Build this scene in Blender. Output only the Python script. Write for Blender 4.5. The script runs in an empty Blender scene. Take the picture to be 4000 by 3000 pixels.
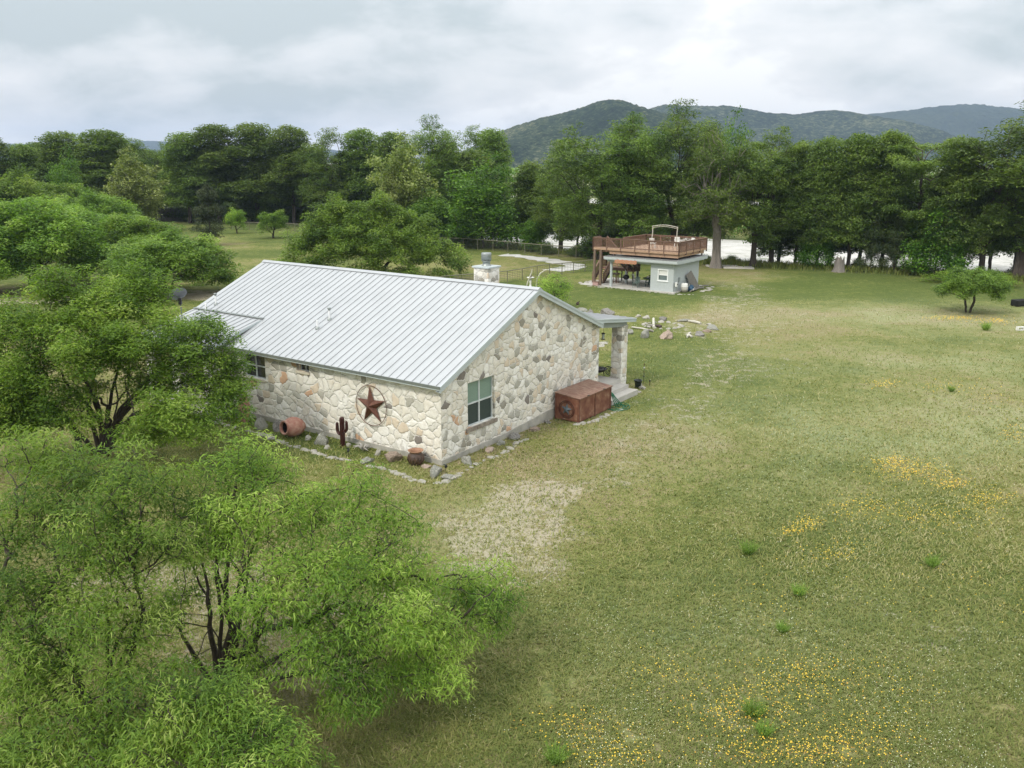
import bpy, bmesh, math, random
import numpy as np
from mathutils import Vector, Matrix, noise
R = math.radians
scn = bpy.context.scene
C = scn.collection
# ------------------------------------------------------------------ camera
CAMH, FPX, PITCH, ROLL = 11.5, 3420.4, R(14.284), R(0.169)
_r0 = np.array([1., 0, 0]); _f = np.array([0, math.cos(PITCH), -math.sin(PITCH)]); _u0 = np.array([0, math.sin(PITCH), math.cos(PITCH)])
_r = _r0*math.cos(ROLL)+_u0*math.sin(ROLL); _u = -_r0*math.sin(ROLL)+_u0*math.cos(ROLL)
cam = bpy.data.cameras.new("camera"); cam_o = bpy.data.objects.new("camera", cam); C.objects.link(cam_o)
cam.sensor_width = 36; cam.lens = 36*FPX/4000; cam.clip_start = .1; cam.clip_end = 30000
cam_o.matrix_world = Matrix(((_r[0], _u[0], -_f[0], 0), (_r[1], _u[1], -_f[1], 0), (_r[2], _u[2], -_f[2], CAMH), (0, 0, 0, 1)))
scn.camera = cam_o
# ------------------------------------------------------------------ sky and sun
SUNV = Vector((-.52, -.50, .74)).normalized()
wd = bpy.data.worlds.new("World"); scn.world = wd; wd.use_nodes = True
def build_world():
    nt = wd.node_tree; N = nt.nodes; L = nt.links
    bg = N['Background']; bg.inputs['Strength'].default_value = .12
    sky = N.new('ShaderNodeTexSky'); sky.sky_type = 'NISHITA'; sky.sun_disc = False
    sky.sun_elevation = math.asin(SUNV.z); sky.sun_rotation = math.atan2(SUNV.x, SUNV.y)
    sky.air_density = 1.5; sky.dust_density = 2
    tc = N.new('ShaderNodeTexCoord'); sp = N.new('ShaderNodeSeparateXYZ'); L.new(tc.outputs['Generated'], sp.inputs[0])
    def M(op, a, b=None, clamp=False):
        m = N.new('ShaderNodeMath'); m.operation = op; m.use_clamp = clamp
        for i, q in enumerate((a, b)):
            if q is None: continue
            if isinstance(q, (int, float)): m.inputs[i].default_value = q
            else: L.new(q, m.inputs[i])
        return m.outputs[0]
    z = M('MAXIMUM', sp.outputs[2], 0.)
    zz = M('ADD', z, .34)
    cx = M('DIVIDE', sp.outputs[0], zz); cy = M('DIVIDE', sp.outputs[1], zz)
    cb = N.new('ShaderNodeCombineXYZ'); L.new(cx, cb.inputs[0]); L.new(cy, cb.inputs[1])
    def noi(scale, det, rough, off, dist=0.):
        mp = N.new('ShaderNodeMapping'); mp.inputs['Location'].default_value = off; L.new(cb.outputs[0], mp.inputs[0])
        n = N.new('ShaderNodeTexNoise'); n.inputs['Scale'].default_value = scale; n.inputs['Detail'].default_value = det
        n.inputs['Roughness'].default_value = rough; n.inputs['Distortion'].default_value = dist
        L.new(mp.outputs[0], n.inputs['Vector']); return n.outputs['Fac']
    big = noi(1.0, 5, .5, (3.1, 1.7, 0), .2)
    fine = noi(3.4, 7, .55, (0.4, 9.2, 2), .2)
    f = M('ADD', M('MULTIPLY', big, .65), M('MULTIPLY', fine, .35))
    rp = N.new('ShaderNodeValToRGB'); L.new(f, rp.inputs[0])
    e = rp.color_ramp.elements
    e[0].position = .40; e[0].color = (.53, .59, .61, 1)
    e[1].position = .57; e[1].color = (1.0, .995, .99, 1)
    m_ = e.new(.46); m_.color = (.72, .75, .77, 1)
    m2 = e.new(.53); m2.color = (.86, .865, .875, 1)
    # brighter towards the zenith as an overcast sky is
    g = M('ADD', 1., M('MULTIPLY', M('POWER', z, 1.2), 1.9))
    g = M('MULTIPLY', g, 8.33*.71)
    vm = N.new('ShaderNodeVectorMath'); vm.operation = 'SCALE'; L.new(rp.outputs[0], vm.inputs[0]); L.new(g, vm.inputs['Scale'])
    mx = N.new('ShaderNodeMix'); mx.data_type = 'RGBA'; mx.inputs[0].default_value = .94
    L.new(sky.outputs[0], mx.inputs[6]); L.new(vm.outputs[0], mx.inputs[7]); L.new(mx.outputs[2], bg.inputs['Color'])
build_world()
sun = bpy.data.lights.new("sun", 'SUN'); sun.energy = 1.5; sun.angle = R(7); sun.color = (1, .95, .87)
sun_o = bpy.data.objects.new("sun", sun); C.objects.link(sun_o); sun_o.rotation_euler = SUNV.to_track_quat('Z', 'Y').to_euler()
scn.view_settings.view_transform = 'Standard'; scn.view_settings.look = 'None'; scn.view_settings.exposure = .52; scn.view_settings.gamma = 1
scn.cycles.max_bounces = 6; scn.cycles.diffuse_bounces = 3; scn.cycles.glossy_bounces = 2; scn.cycles.transmission_bounces = 3
scn.cycles.caustics_reflective = False; scn.cycles.caustics_refractive = False; scn.cycles.use_denoising = True
# ------------------------------------------------------------------ survey helpers (photo survey -> real ground positions)
def ray(x, y): return _f+_r*(x-2000)/FPX-_u*(y-1500)/FPX
def gz(x, y, z=0.):
    d = ray(x, y); t = (z-CAMH)/d[2]; return np.array([0, 0, CAMH])+t*d
def at(x, y, Y):
    d = ray(x, y); return np.array([0, 0, CAMH])+d*(Y/d[1])
YAW = R(54.621); HU = np.array([math.cos(YAW), math.sin(YAW)]); HV = np.array([-HU[1], HU[0]]); HC = np.array([-2.724, 32.303])
def W(a, b, z=0.): q = HC+a*HU+b*HV; return (q[0], q[1], z)
# ------------------------------------------------------------------ mesh helpers
def tag(o, label=None, cat=None, group=None, kind=None):
    if label: o['label'] = label
    if cat: o['category'] = cat
    if group: o['group'] = group
    if kind: o['kind'] = kind
    return o
def empty(name, loc=(0, 0, 0), rz=0, label=None, cat=None, group=None, scale=1):
    o = bpy.data.objects.new(name, None); C.objects.link(o); o.location = loc; o.rotation_euler = (0, 0, rz); o.empty_display_size = .3
    if scale != 1: o.scale = (scale,)*3
    return tag(o, label, cat, group)
def link(name, me, parent=None, loc=(0, 0, 0), rot=(0, 0, 0)):
    o = bpy.data.objects.new(name, me); C.objects.link(o); o.location = loc; o.rotation_euler = rot
    if parent: o.parent = parent
    return o
def copy_tree(o, parent=None):
    c = o.copy(); C.objects.link(c)
    if parent: c.parent = parent
    for ch in [x for x in C.objects if x.parent == o]: copy_tree(ch, c)
    return c
def quads_mesh(name, V, nper, mat, attrs=None, smooth=False, F=None):
    """V (n,3) array; consecutive nper verts per face, or F index array (m,k)"""
    me = bpy.data.meshes.new(name); V = np.asarray(V, dtype=np.float32).reshape(-1, 3); n = len(V)
    if F is None: F = np.arange(n, dtype=np.int32).reshape(-1, nper)
    F = np.asarray(F, dtype=np.int32); m, k = F.shape
    me.vertices.add(n); me.vertices.foreach_set('co', V.ravel())
    me.loops.add(m*k); me.loops.foreach_set('vertex_index', F.ravel())
    me.polygons.add(m); me.polygons.foreach_set('loop_start', np.arange(0, m*k, k, dtype=np.int32))
    me.polygons.foreach_set('use_smooth', np.full(m, smooth))
    for an, av in (attrs or {}).items():
        a = me.attributes.new(an, 'FLOAT', 'POINT'); a.data.foreach_set('value', np.asarray(av, dtype=np.float32).ravel())
    me.update(calc_edges=True)
    if mat: me.materials.append(mat)
    return me
class MB:
    def __init__(s): s.v = []; s.f = []; s.sm = []
    def add(s, vs, fs, smooth=False):
        n = len(s.v); s.v += [tuple(map(float, q)) for q in vs]; s.f += [tuple(i+n for i in f) for f in fs]; s.sm += [smooth]*len(fs)
    def box(s, c, d, rot=None):
        h = [q/2 for q in d]; vs = []
        for sx, sy, sz in ((-1, -1, -1), (1, -1, -1), (1, 1, -1), (-1, 1, -1), (-1, -1, 1), (1, -1, 1), (1, 1, 1), (-1, 1, 1)):
            p = Vector((sx*h[0], sy*h[1], sz*h[2]))
            if rot: p = rot @ p
            vs.append((p.x+c[0], p.y+c[1], p.z+c[2]))
        s.add(vs, [(0, 3, 2, 1), (4, 5, 6, 7), (0, 1, 5, 4), (1, 2, 6, 5), (2, 3, 7, 6), (3, 0, 4, 7)]); return s
    def bb(s, x0, x1, y0, y1, z0, z1): return s.box(((x0+x1)/2, (y0+y1)/2, (z0+z1)/2), (abs(x1-x0), abs(y1-y0), abs(z1-z0)))
    def beam(s, p, q, w, h):
        p = Vector(p); q = Vector(q); d = q-p; m = d.to_track_quat('X', 'Z').to_matrix()
        return s.box((p+q)/2, (d.length, w, h), m)
    def tube(s, pts, r, n=8, cap=True, smooth=True):
        pts = [Vector(p) for p in pts]; rs = r if isinstance(r, (list, tuple)) else [r]*len(pts); vs = []; fs = []
        ref = Vector((.3, .1, 1))
        for i, p in enumerate(pts):
            t = (pts[min(i+1, len(pts)-1)]-pts[max(i-1, 0)]).normalized()
            a = t.cross(ref)
            if a.length < 1e-3: a = t.cross(Vector((1, 0, 0)))
            a.normalize(); b = t.cross(a)
            for k in range(n):
                th = 2*math.pi*k/n; vs.append(p+(a*math.cos(th)+b*math.sin(th))*rs[i])
        for i in range(len(pts)-1):
            for k in range(n): fs.append((i*n+k, i*n+(k+1) % n, (i+1)*n+(k+1) % n, (i+1)*n+k))
        s.add(vs, fs, smooth)
        if cap:
            s.add(vs[:n], [tuple(range(n))[::-1]]); s.add(vs[-n:], [tuple(range(n))])
        return s
    def lathe(s, prof, n=24, c=(0, 0, 0), m=None, smooth=True):
        vs = []; fs = []
        for r_, z in prof:
            for k in range(n):
                th = 2*math.pi*k/n; p = Vector((r_*math.cos(th), r_*math.sin(th), z))
                if m: p = m @ p
                vs.append((p.x+c[0], p.y+c[1], p.z+c[2]))
        for i in range(len(prof)-1):
            for k in range(n): fs.append((i*n+k, i*n+(k+1) % n, (i+1)*n+(k+1) % n, (i+1)*n+k))
        s.add(vs, fs, smooth); return s
    def prism(s, poly, z0, z1, m=None):
        n = len(poly); vs = [(x, y, z0) for x, y in poly]+[(x, y, z1) for x, y in poly]
        if m: vs = [tuple(m @ Vector(q)) for q in vs]
        s.add(vs, [tuple(range(n))[::-1], tuple(range(n, 2*n))]+[(i, (i+1) % n, n+(i+1) % n, n+i) for i in range(n)]); return s
    def build(s, name, mat, parent=None, loc=(0, 0, 0), rot=(0, 0, 0), bevel=0):
        me = bpy.data.meshes.new(name); me.from_pydata(s.v, [], s.f); me.polygons.foreach_set('use_smooth', s.sm); me.materials.append(mat)
        bm = bmesh.new(); bm.from_mesh(me)
        if bevel:
            bmesh.ops.remove_doubles(bm, verts=bm.verts, dist=1e-5)
            es = [e for e in bm.edges if len(e.link_faces) == 2 and e.calc_face_angle(0) > .6]
            bmesh.ops.bevel(bm, geom=es, offset=bevel, segments=2, affect='EDGES', profile=.6)
        bmesh.ops.recalc_face_normals(bm, faces=bm.faces)
        bm.to_mesh(me); bm.free(); me.update()
        return link(name, me, parent, loc, rot)
# ------------------------------------------------------------------ materials
def newmat(name):
    m = bpy.data.materials.new(name); m.use_nodes = True; nt = m.node_tree
    return m, nt, nt.nodes, nt.links, nt.nodes['Principled BSDF']
def ramp(N, stops, interp='LINEAR'):
    r = N.new('ShaderNodeValToRGB'); r.color_ramp.interpolation = interp; e = r.color_ramp.elements
    while len(e) < len(stops): e.new(.5)
    for k, (p, c) in enumerate(stops): e[k].position = p; e[k].color = tuple(c)+(1,) if len(c) == 3 else c
    return r
def nz(N, L, scale, detail=4, rough=.55, vec=None, dist=0, dim='3D'):
    n = N.new('ShaderNodeTexNoise'); n.noise_dimensions = dim; n.inputs['Scale'].default_value = scale; n.inputs['Detail'].default_value = detail
    n.inputs['Roughness'].default_value = rough; n.inputs['Distortion'].default_value = dist
    if vec is not None: L.new(vec, n.inputs['Vector'])
    return n
def mixc(N, L, fac, a, b, mode='MIX'):
    m = N.new('ShaderNodeMix'); m.data_type = 'RGBA'; m.blend_type = mode
    for i, q in ((0, fac), (6, a), (7, b)):
        if isinstance(q, (int, float)): m.inputs[i].default_value = q
        elif isinstance(q, tuple): m.inputs[i].default_value = q+(1,)
        else: L.new(q, m.inputs[i])
    return m.outputs[2]
def math_(N, L, op, a, b=0., clamp=False):
    m = N.new('ShaderNodeMath'); m.operation = op; m.use_clamp = clamp
    for i, q in enumerate((a, b)):
        if isinstance(q, (int, float)): m.inputs[i].default_value = q
        else: L.new(q, m.inputs[i])
    return m.outputs[0]
def simple(name, c1, c2=None, scale=6., rough=.7, metal=0., bump=.0, stretch=(1, 1, 1), detail=6, lo=.35, hi=.65, spec=.5, c3=None):
    m, nt, N, L, P = newmat(name); P.inputs['Roughness'].default_value = rough; P.inputs['Metallic'].default_value = metal
    P.inputs['Specular IOR Level'].default_value = spec
    tc = N.new('ShaderNodeTexCoord'); mp = N.new('ShaderNodeMapping'); mp.inputs['Scale'].default_value = stretch; L.new(tc.outputs['Object'], mp.inputs[0])
    n = nz(N, L, scale, detail, .6, mp.outputs[0])
    c2 = c2 or tuple(q*.75 for q in c1)
    st = [(lo, c1), (hi, c2)]
    if c3: st = [(lo, c1), ((lo+hi)/2, c2), (hi, c3)]
    rp = ramp(N, st); L.new(n.outputs['Fac'], rp.inputs[0]); L.new(rp.outputs[0], P.inputs['Base Color'])
    if bump:
        b = N.new('ShaderNodeBump'); b.inputs['Strength'].default_value = bump; b.inputs['Distance'].default_value = .03
        n2 = nz(N, L, scale*3, 6, .65, mp.outputs[0]); L.new(n2.outputs['Fac'], b.inputs['Height']); L.new(b.outputs[0], P.inputs['Normal'])
    return m
def stone_wall_mat(name, seed=0., greys=.0, scale=2.4, stain=True):
    m, nt, N, L, P = newmat(name); P.inputs['Roughness'].default_value = .85; P.inputs['Specular IOR Level'].default_value = .25
    tc = N.new('ShaderNodeTexCoord'); sp = N.new('ShaderNodeSeparateXYZ'); L.new(tc.outputs['Object'], sp.inputs[0])
    s = math_(N, L, 'ADD', sp.outputs[0], sp.outputs[1]); s = math_(N, L, 'ADD', s, seed)
    cb = N.new('ShaderNodeCombineXYZ'); L.new(s, cb.inputs[0]); L.new(math_(N, L, 'MULTIPLY', sp.outputs[2], 1.18), cb.inputs[1])
    # jagged warp so that the stones are irregular
    w = nz(N, L, 1.25, 4, .62, cb.outputs[0]); vs = N.new('ShaderNodeVectorMath'); vs.operation = 'SUBTRACT'; L.new(w.outputs['Color'], vs.inputs[0]); vs.inputs[1].default_value = (.5, .5, .5)
    vsc = N.new('ShaderNodeVectorMath'); vsc.operation = 'SCALE'; L.new(vs.outputs[0], vsc.inputs[0]); vsc.inputs['Scale'].default_value = .62
    va = N.new('ShaderNodeVectorMath'); va.operation = 'ADD'; L.new(cb.outputs[0], va.inputs[0]); L.new(vsc.outputs[0], va.inputs[1])
    def vor(feat):
        v = N.new('ShaderNodeTexVoronoi'); v.voronoi_dimensions = '2D'; v.feature = feat; v.inputs['Scale'].default_value = scale; v.inputs['Randomness'].default_value = .92
        L.new(va.outputs[0], v.inputs['Vector']); return v
    v1 = vor('F1'); ve = vor('DISTANCE_TO_EDGE')
    sc = N.new('ShaderNodeSeparateColor'); L.new(v1.outputs['Color'], sc.inputs[0])
    g = greys
    cr, tn, gy, dk = (.78, .87, .92, .96) if not greys else (.62, .74, .82, .92)
    rp = ramp(N, [(0, (.72, .70, .635)), (cr*.28, (.80, .785, .73)), (cr*.52, (.745, .715, .64)), (cr*.8, (.83, .82, .775)), (cr, (.66, .575, .46)), (tn, (.60, .59, .53)), (gy, (.43, .42, .37)), (dk, (.33, .315, .27)), (.972, (.60, .40, .27)), (.988, (.24, .22, .20))], 'CONSTANT')
    L.new(sc.outputs[0], rp.inputs[0])
    n1 = nz(N, L, 5, 6, .65, tc.outputs['Object'])
    rr = ramp(N, [(.3, (.86, .84, .80)), (.7, (1.08, 1.08, 1.08))]); L.new(n1.outputs['Fac'], rr.inputs[0])
    col = mixc(N, L, 1., rp.outputs[0], rr.outputs[0], 'MULTIPLY')
    n3 = nz(N, L, 1.1, 3, .5, tc.outputs['Object']); r3 = ramp(N, [(.42, (1, 1, 1)), (.75, (.90, .82, .70))]); L.new(n3.outputs['Fac'], r3.inputs[0])
    col = mixc(N, L, .35, col, r3.outputs[0], 'MULTIPLY')
    # overgrouted joints: pale mortar with a thin shadowy lip
    mo = ramp(N, [(.0, (1, 1, 1)), (.030, (1, 1, 1)), (.055, (0, 0, 0))]); L.new(ve.outputs['Distance'], mo.inputs[0])
    mn = nz(N, L, 9, 3, .5, tc.outputs['Object']); mcol = mixc(N, L, mn.outputs['Fac'], (.70, .68, .61), (.82, .80, .74))
    col = mixc(N, L, mo.outputs[0], col, mcol)
    lip = ramp(N, [(.040, (1, 1, 1)), (.056, (.72, .69, .63)), (.085, (1, 1, 1))]); L.new(ve.outputs['Distance'], lip.inputs[0])
    col = mixc(N, L, .42, col, lip.outputs[0], 'MULTIPLY')
    if stain:   # rain splash and lichen stains low on the wall, irregular
        sn = nz(N, L, 3.2, 5, .7, tc.outputs['Object'])
        hgt = math_(N, L, 'SUBTRACT', math_(N, L, 'MULTIPLY', sn.outputs['Fac'], 1.9), math_(N, L, 'MULTIPLY', sp.outputs[2], .75))
        srp = ramp(N, [(.78, (0, 0, 0)), (1.0, (1, 1, 1))]); L.new(hgt, srp.inputs[0])
        col = mixc(N, L, math_(N, L, 'MULTIPLY', srp.outputs[0], .55), col, (.20, .17, .12))
    L.new(col, P.inputs['Base Color'])
    hb = ramp(N, [(.03, (0, 0, 0)), (.12, (.75, .75, .75)), (.4, (1, 1, 1))]); L.new(ve.outputs['Distance'], hb.inputs[0])
    hh = math_(N, L, 'ADD', hb.outputs[0], math_(N, L, 'MULTIPLY', n1.outputs['Fac'], .55))
    hh = math_(N, L, 'ADD', hh, math_(N, L, 'MULTIPLY', sc.outputs[1], .35))
    b = N.new('ShaderNodeBump'); b.inputs['Strength'].default_value = .9; b.inputs['Distance'].default_value = .035; L.new(hh, b.inputs['Height']); L.new(b.outputs[0], P.inputs['Normal'])
    return m
def leaf_mat(name, cols, rough=.55, trans=.3, tcol=None, hv=.05):
    m, nt, N, L, P = newmat(name); P.inputs['Roughness'].default_value = rough; P.inputs['Specular IOR Level'].default_value = .3
    at_ = N.new('ShaderNodeAttribute'); at_.attribute_name = 'hue'
    rp = ramp(N, [(i/(len(cols)-1), c) for i, c in enumerate(cols)]); L.new(at_.outputs['Fac'], rp.inputs[0])
    oi = N.new('ShaderNodeObjectInfo'); hs = N.new('ShaderNodeHueSaturation')
    L.new(math_(N, L, 'ADD', math_(N, L, 'MULTIPLY', oi.outputs['Random'], hv), .5-hv/2), hs.inputs['Hue'])
    L.new(math_(N, L, 'ADD', math_(N, L, 'MULTIPLY', oi.outputs['Random'], .35), .83), hs.inputs['Value'])
    L.new(rp.outputs[0], hs.inputs['Color']); L.new(hs.outputs[0], P.inputs['Base Color'])
    tr = N.new('ShaderNodeBsdfTranslucent'); tm = mixc(N, L, 1., hs.outputs[0], (1.25, 1.35, .55), 'MULTIPLY'); L.new(tm, tr.inputs[0])
    mx = N.new('ShaderNodeMixShader'); mx.inputs[0].default_value = trans; L.new(P.outputs[0], mx.inputs[1]); L.new(tr.outputs[0], mx.inputs[2])
    L.new(mx.outputs[0], N['Material Output'].inputs[0]); return m
MT = dict(
    wallL=stone_wall_mat('limestone_wall', 0.), wallG=stone_wall_mat('limestone_gable', 31.7, .13, 2.9), col=stone_wall_mat('limestone_column', 77.3, .10, 3.0, False),
    plinth=simple('concrete_plinth', (.42, .40, .35), (.30, .29, .25), 2.5, .9, bump=.3),
    concrete=simple('concrete', (.50, .48, .43), (.40, .38, .34), 1.6, .9, bump=.15),
    fascia=simple('painted_fascia', (.48, .53, .53), (.44, .49, .49), 2, .55), fascia2=simple('grey_beam', (.34, .37, .36), (.30, .33, .32), 2, .6),
    white=simple('white_paint', (.80, .81, .80), (.74, .76, .75), 4, .5), pvc=simple('white_pipe', (.82, .83, .83), (.76, .77, .78), 4, .4),
    cabin=simple('pale_blue_stucco', (.455, .49, .485), (.42, .455, .45), 5, .85, bump=.1),
    redwood=simple('stained_redwood', (.130, .072, .046), (.21, .125, .083), 9, .7, bump=.2, stretch=(3, 3, .6)),
    deckwood=simple('deck_board', (.46, .31, .20), (.33, .20, .13), 7, .75, bump=.2, stretch=(.5, .5, 3)),
    deckfloor=simple('deck_floor', (.52, .36, .25), (.42, .28, .19), 5, .8, stretch=(.4, 6, 1)),
    darkwood=simple('dark_wood', (.05, .035, .03), (.09, .06, .045), 6, .8),
    pole=simple('treated_pole', (.22, .16, .11), (.13, .09, .065), 7, .85, bump=.3, stretch=(4, 4, .5)),
    oldwood=simple('weathered_plank', (.27, .25, .22), (.16, .145, .125), 8, .9, bump=.3, stretch=(5, 5, .5)),
    signwood=simple('red_sign_plank', (.40, .16, .09), (.48, .25, .15), 7, .75, stretch=(.7, 1, 5)),
    lettering=simple('pale_carved_lettering', (.55, .42, .24), None, 5, .8),
    rustbox=simple('rusty_painted_board', (.125, .038, .020), (.20, .085, .050), 2.4, .62, bump=.25, c3=(.34, .23, .15), lo=.36, hi=.72),
    rustlid=simple('worn_lid_board', (.14, .055, .034), (.32, .23, .17), 4.5, .5, bump=.2, stretch=(5, .7, 1), lo=.4, hi=.7),
    ruststrip=simple('rust_batten', (.10, .035, .02), (.17, .07, .04), 8, .7),
    rust=simple('rusted_steel', (.085, .028, .017), (.15, .062, .036), 7, .55, .3, .2), rustdark=simple('dark_rust', (.040, .012, .010), (.06, .018, .014), 5, .42, .3),
    starblue=simple('slate_blue_metal', (.085, .11, .13), (.14, .17, .19), 6, .5, .3),
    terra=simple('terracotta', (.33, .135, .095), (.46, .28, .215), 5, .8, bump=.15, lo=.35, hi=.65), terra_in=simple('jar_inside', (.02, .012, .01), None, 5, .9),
    terrabr=simple('brown_glazed_clay', (.045, .026, .018), (.09, .052, .032), 6, .55, bump=.5), rimclay=simple('clay_rim', (.36, .20, .12), (.28, .15, .09), 6, .7),
    glass=simple('dark_glass', (.012, .02, .02), None, 2, .08, spec=.8), blind=simple('green_blind', (.20, .29, .24), (.17, .25, .21), 3, .35, spec=.7, stretch=(1, 1, 14)),
    screen=simple('insect_screen', (.025, .04, .035), (.035, .055, .048), 12, .6), sash=simple('white_sash', (.62, .66, .66), None, 3, .4),
    sill=simple('dark_stone_sill', (.17, .14, .11), (.30, .26, .21), 6, .9, bump=.6), sill2=simple('pale_stone_sill', (.52, .46, .34), (.60, .55, .44), 6, .9, bump=.4),
    galv=simple('galvanised_steel', (.30, .325, .31), (.25, .275, .265), 5, .4, .6), dish=simple('dish_grey', (.13, .14, .15), (.11, .12, .13), 4, .5),
    black=simple('black_iron', (.012, .012, .013), (.02, .02, .02), 6, .45, .3), green=simple('green_plastic', (.0, .14, .06), (.0, .10, .04), 6, .4),
    darkgreen=simple('dark_green_metal', (.02, .05, .04), (.035, .07, .055), 8, .5), bucket=simple('dark_bucket', (.015, .025, .022), None, 6, .4),
    whitepl=simple('white_plastic', (.72, .72, .68), (.66, .66, .62), 6, .4), tarp=simple('blue_tarp', (.02, .06, .11), (.03, .11, .19), 7, .5, bump=.6),
    fence=simple('olive_fence_pipe', (.15, .145, .09), (.20, .19, .125), 6, .6), mesh=simple('fence_wire', (.09, .10, .075), None, 6, .6),
    river=simple('river_water', (.30, .36, .35), (.20, .26, .25), .4, .12), antler=simple('bleached_wood', (.52, .50, .42), (.40, .38, .31), 6, .8),
    bark=simple('dark_mesquite_bark', (.035, .027, .02), (.065, .052, .038), 9, .95, bump=.5, stretch=(2, 2, .5)),
    cbark=simple('cypress_bark', (.055, .043, .033), (.10, .082, .066), 4, .95, bump=.6, stretch=(3, 3, .4)), gbark=simple('grey_old_bark', (.15, .13, .11), (.24, .215, .19), 3, .95, bump=.6, stretch=(3, 3, .4)),
    snag=simple('bleached_snag', (.40, .38, .35), (.28, .26, .23), 5, .9),
)
def rockmat(name, c1, c2, c3, sc=5): return simple(name, c1, c2, sc, .92, bump=.8, c3=c3, lo=.3, hi=.7)
RK = dict(grey=rockmat('grey_limestone', (.33, .325, .275), (.18, .18, .15), (.45, .44, .38)), pale=rockmat('pale_limestone', (.42, .40, .34), (.30, .285, .24), (.50, .48, .42)),
    dark=rockmat('dark_pitted_rock', (.085, .08, .075), (.20, .19, .17), (.32, .305, .275), 8), brown=rockmat('brown_rock', (.17, .12, .085), (.28, .22, .17), (.10, .075, .055)),
    pink=rockmat('pinkish_rock', (.30, .215, .17), (.40, .32, .26), (.22, .16, .13)), blue=rockmat('blue_grey_rock', (.18, .182, .155), (.28, .278, .235), (.12, .12, .105)))
def roof_mat():
    m, nt, N, L, P = newmat('galvalume_roof'); P.inputs['Metallic'].default_value = .35
    tc = N.new('ShaderNodeTexCoord'); mp = N.new('ShaderNodeMapping'); mp.inputs['Scale'].default_value = (.25, 5, .25); L.new(tc.outputs['Object'], mp.inputs[0])
    n = nz(N, L, .9, 4, .6, tc.outputs['Object']); n2 = nz(N, L, 1.0, 5, .65, mp.outputs[0]); f = math_(N, L, 'ADD', math_(N, L, 'MULTIPLY', n.outputs['Fac'], .5), math_(N, L, 'MULTIPLY', n2.outputs['Fac'], .5))
    rp = ramp(N, [(.32, (.36, .378, .382)), (.5, (.415, .433, .438)), (.68, (.445, .463, .468))]); L.new(f, rp.inputs[0]); L.new(rp.outputs[0], P.inputs['Base Color'])
    rr = ramp(N, [(.3, (.36, .36, .36)), (.7, (.52, .52, .52))]); L.new(n2.outputs['Fac'], rr.inputs[0]); L.new(rr.outputs[0], P.inputs['Roughness'])
    b = N.new('ShaderNodeBump'); b.inputs['Strength'].default_value = .25; b.inputs['Distance'].default_value = .02; L.new(n.outputs['Fac'], b.inputs['Height']); L.new(b.outputs[0], P.inputs['Normal'])
    return m
MT['roof'] = roof_mat(); MT['rib'] = simple('roof_seam', (.37, .38, .385), (.35, .36, .365), 3, .6, .1)
LF = dict(
    mesq=leaf_mat('mesquite_leaf', [(.060, .125, .016), (.145, .25, .032), (.255, .375, .055), (.43, .52, .14)], trans=.45, hv=.0),
    mesq2=leaf_mat('far_mesquite_leaf', [(.060, .120, .020), (.130, .222, .036), (.215, .325, .055), (.33, .42, .10)], trans=.42, hv=.012),
    cyp=leaf_mat('cypress_leaf', [(.044, .084, .020), (.098, .160, .034), (.160, .235, .048), (.25, .33, .075)], trans=.38, hv=.012),
    maple=leaf_mat('broad_leaf', [(.035, .090, .014), (.085, .185, .022), (.15, .28, .035), (.24, .37, .05)], trans=.38, hv=.01),
    pale=leaf_mat('pale_broad_leaf', [(.10, .14, .035), (.19, .24, .06), (.29, .33, .11), (.42, .45, .22)], trans=.35, hv=.01),
    jun=leaf_mat('juniper_leaf', [(.020, .036, .013), (.036, .060, .02), (.065, .09, .026), (.10, .105, .035)], trans=.15, hv=.01),
    grass=leaf_mat('grass_blade', [(.115, .158, .032), (.188, .217, .052), (.275, .268, .090), (.42, .38, .20)], trans=.3, hv=0),
    tuft=leaf_mat('weed_tuft', [(.12, .21, .045), (.19, .30, .06), (.27, .37, .10)], trans=.4, hv=.0),
)
def petal(name, c):
    m, nt, N, L, P = newmat(name); P.inputs['Base Color'].default_value = c+(1,); P.inputs['Roughness'].default_value = .6; return m
MT['yellow'] = petal('yellow_petal', (.68, .47, .03)); MT['orange'] = petal('orange_petal', (.66, .33, .02)); MT['cream'] = petal('cream_petal', (.55, .58, .40))
# ------------------------------------------------------------------ terrain
_bx = np.array([-400, -120, -70, -45, -20, -8, 8, 24, 36, 46, 60, 90, 400.]); _by = np.array([330, 225, 192, 176, 150, 131, 113, 103, 98.5, 93, 86, 78, 60.])
def bank(x): return np.interp(x, _bx, _by)
def sm(t): t = np.clip(t, 0, 1); return t*t*(3-2*t)
def ghz(x, y):
    d = np.asarray(y, float)-bank(x)
    z = -1.7*sm((d-1)/7)+2.6*sm((d-75)/60)
    return z+.05*np.sin(np.asarray(x)*.21+1)*np.sin(np.asarray(y)*.17)*sm((np.asarray(y)-55)/20)
def vnoise(x, y, s, seed=0):
    """smooth value noise on arrays"""
    x = np.asarray(x)*s; y = np.asarray(y)*s; xi = np.floor(x).astype(int); yi = np.floor(y).astype(int); fx = x-xi; fy = y-yi
    def h(a, b): q = np.sin(a*127.1+b*311.7+seed*74.7)*43758.5453; return q-np.floor(q)
    fx = fx*fx*(3-2*fx); fy = fy*fy*(3-2*fy)
    return (h(xi, yi)*(1-fx)+h(xi+1, yi)*fx)*(1-fy)+(h(xi, yi+1)*(1-fx)+h(xi+1, yi+1)*fx)*fy
def axis(lo, hi, a, b, d0, g):
    v = list(np.arange(a, b+1e-6, d0)); s = d0; x = a
    left = []
    while x > lo: s *= g; x -= s; left.append(x)
    s = d0; x = v[-1]; right = []
    while x < hi: s *= g; x += s; right.append(x)
    return np.array(left[::-1]+v+right)
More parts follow.
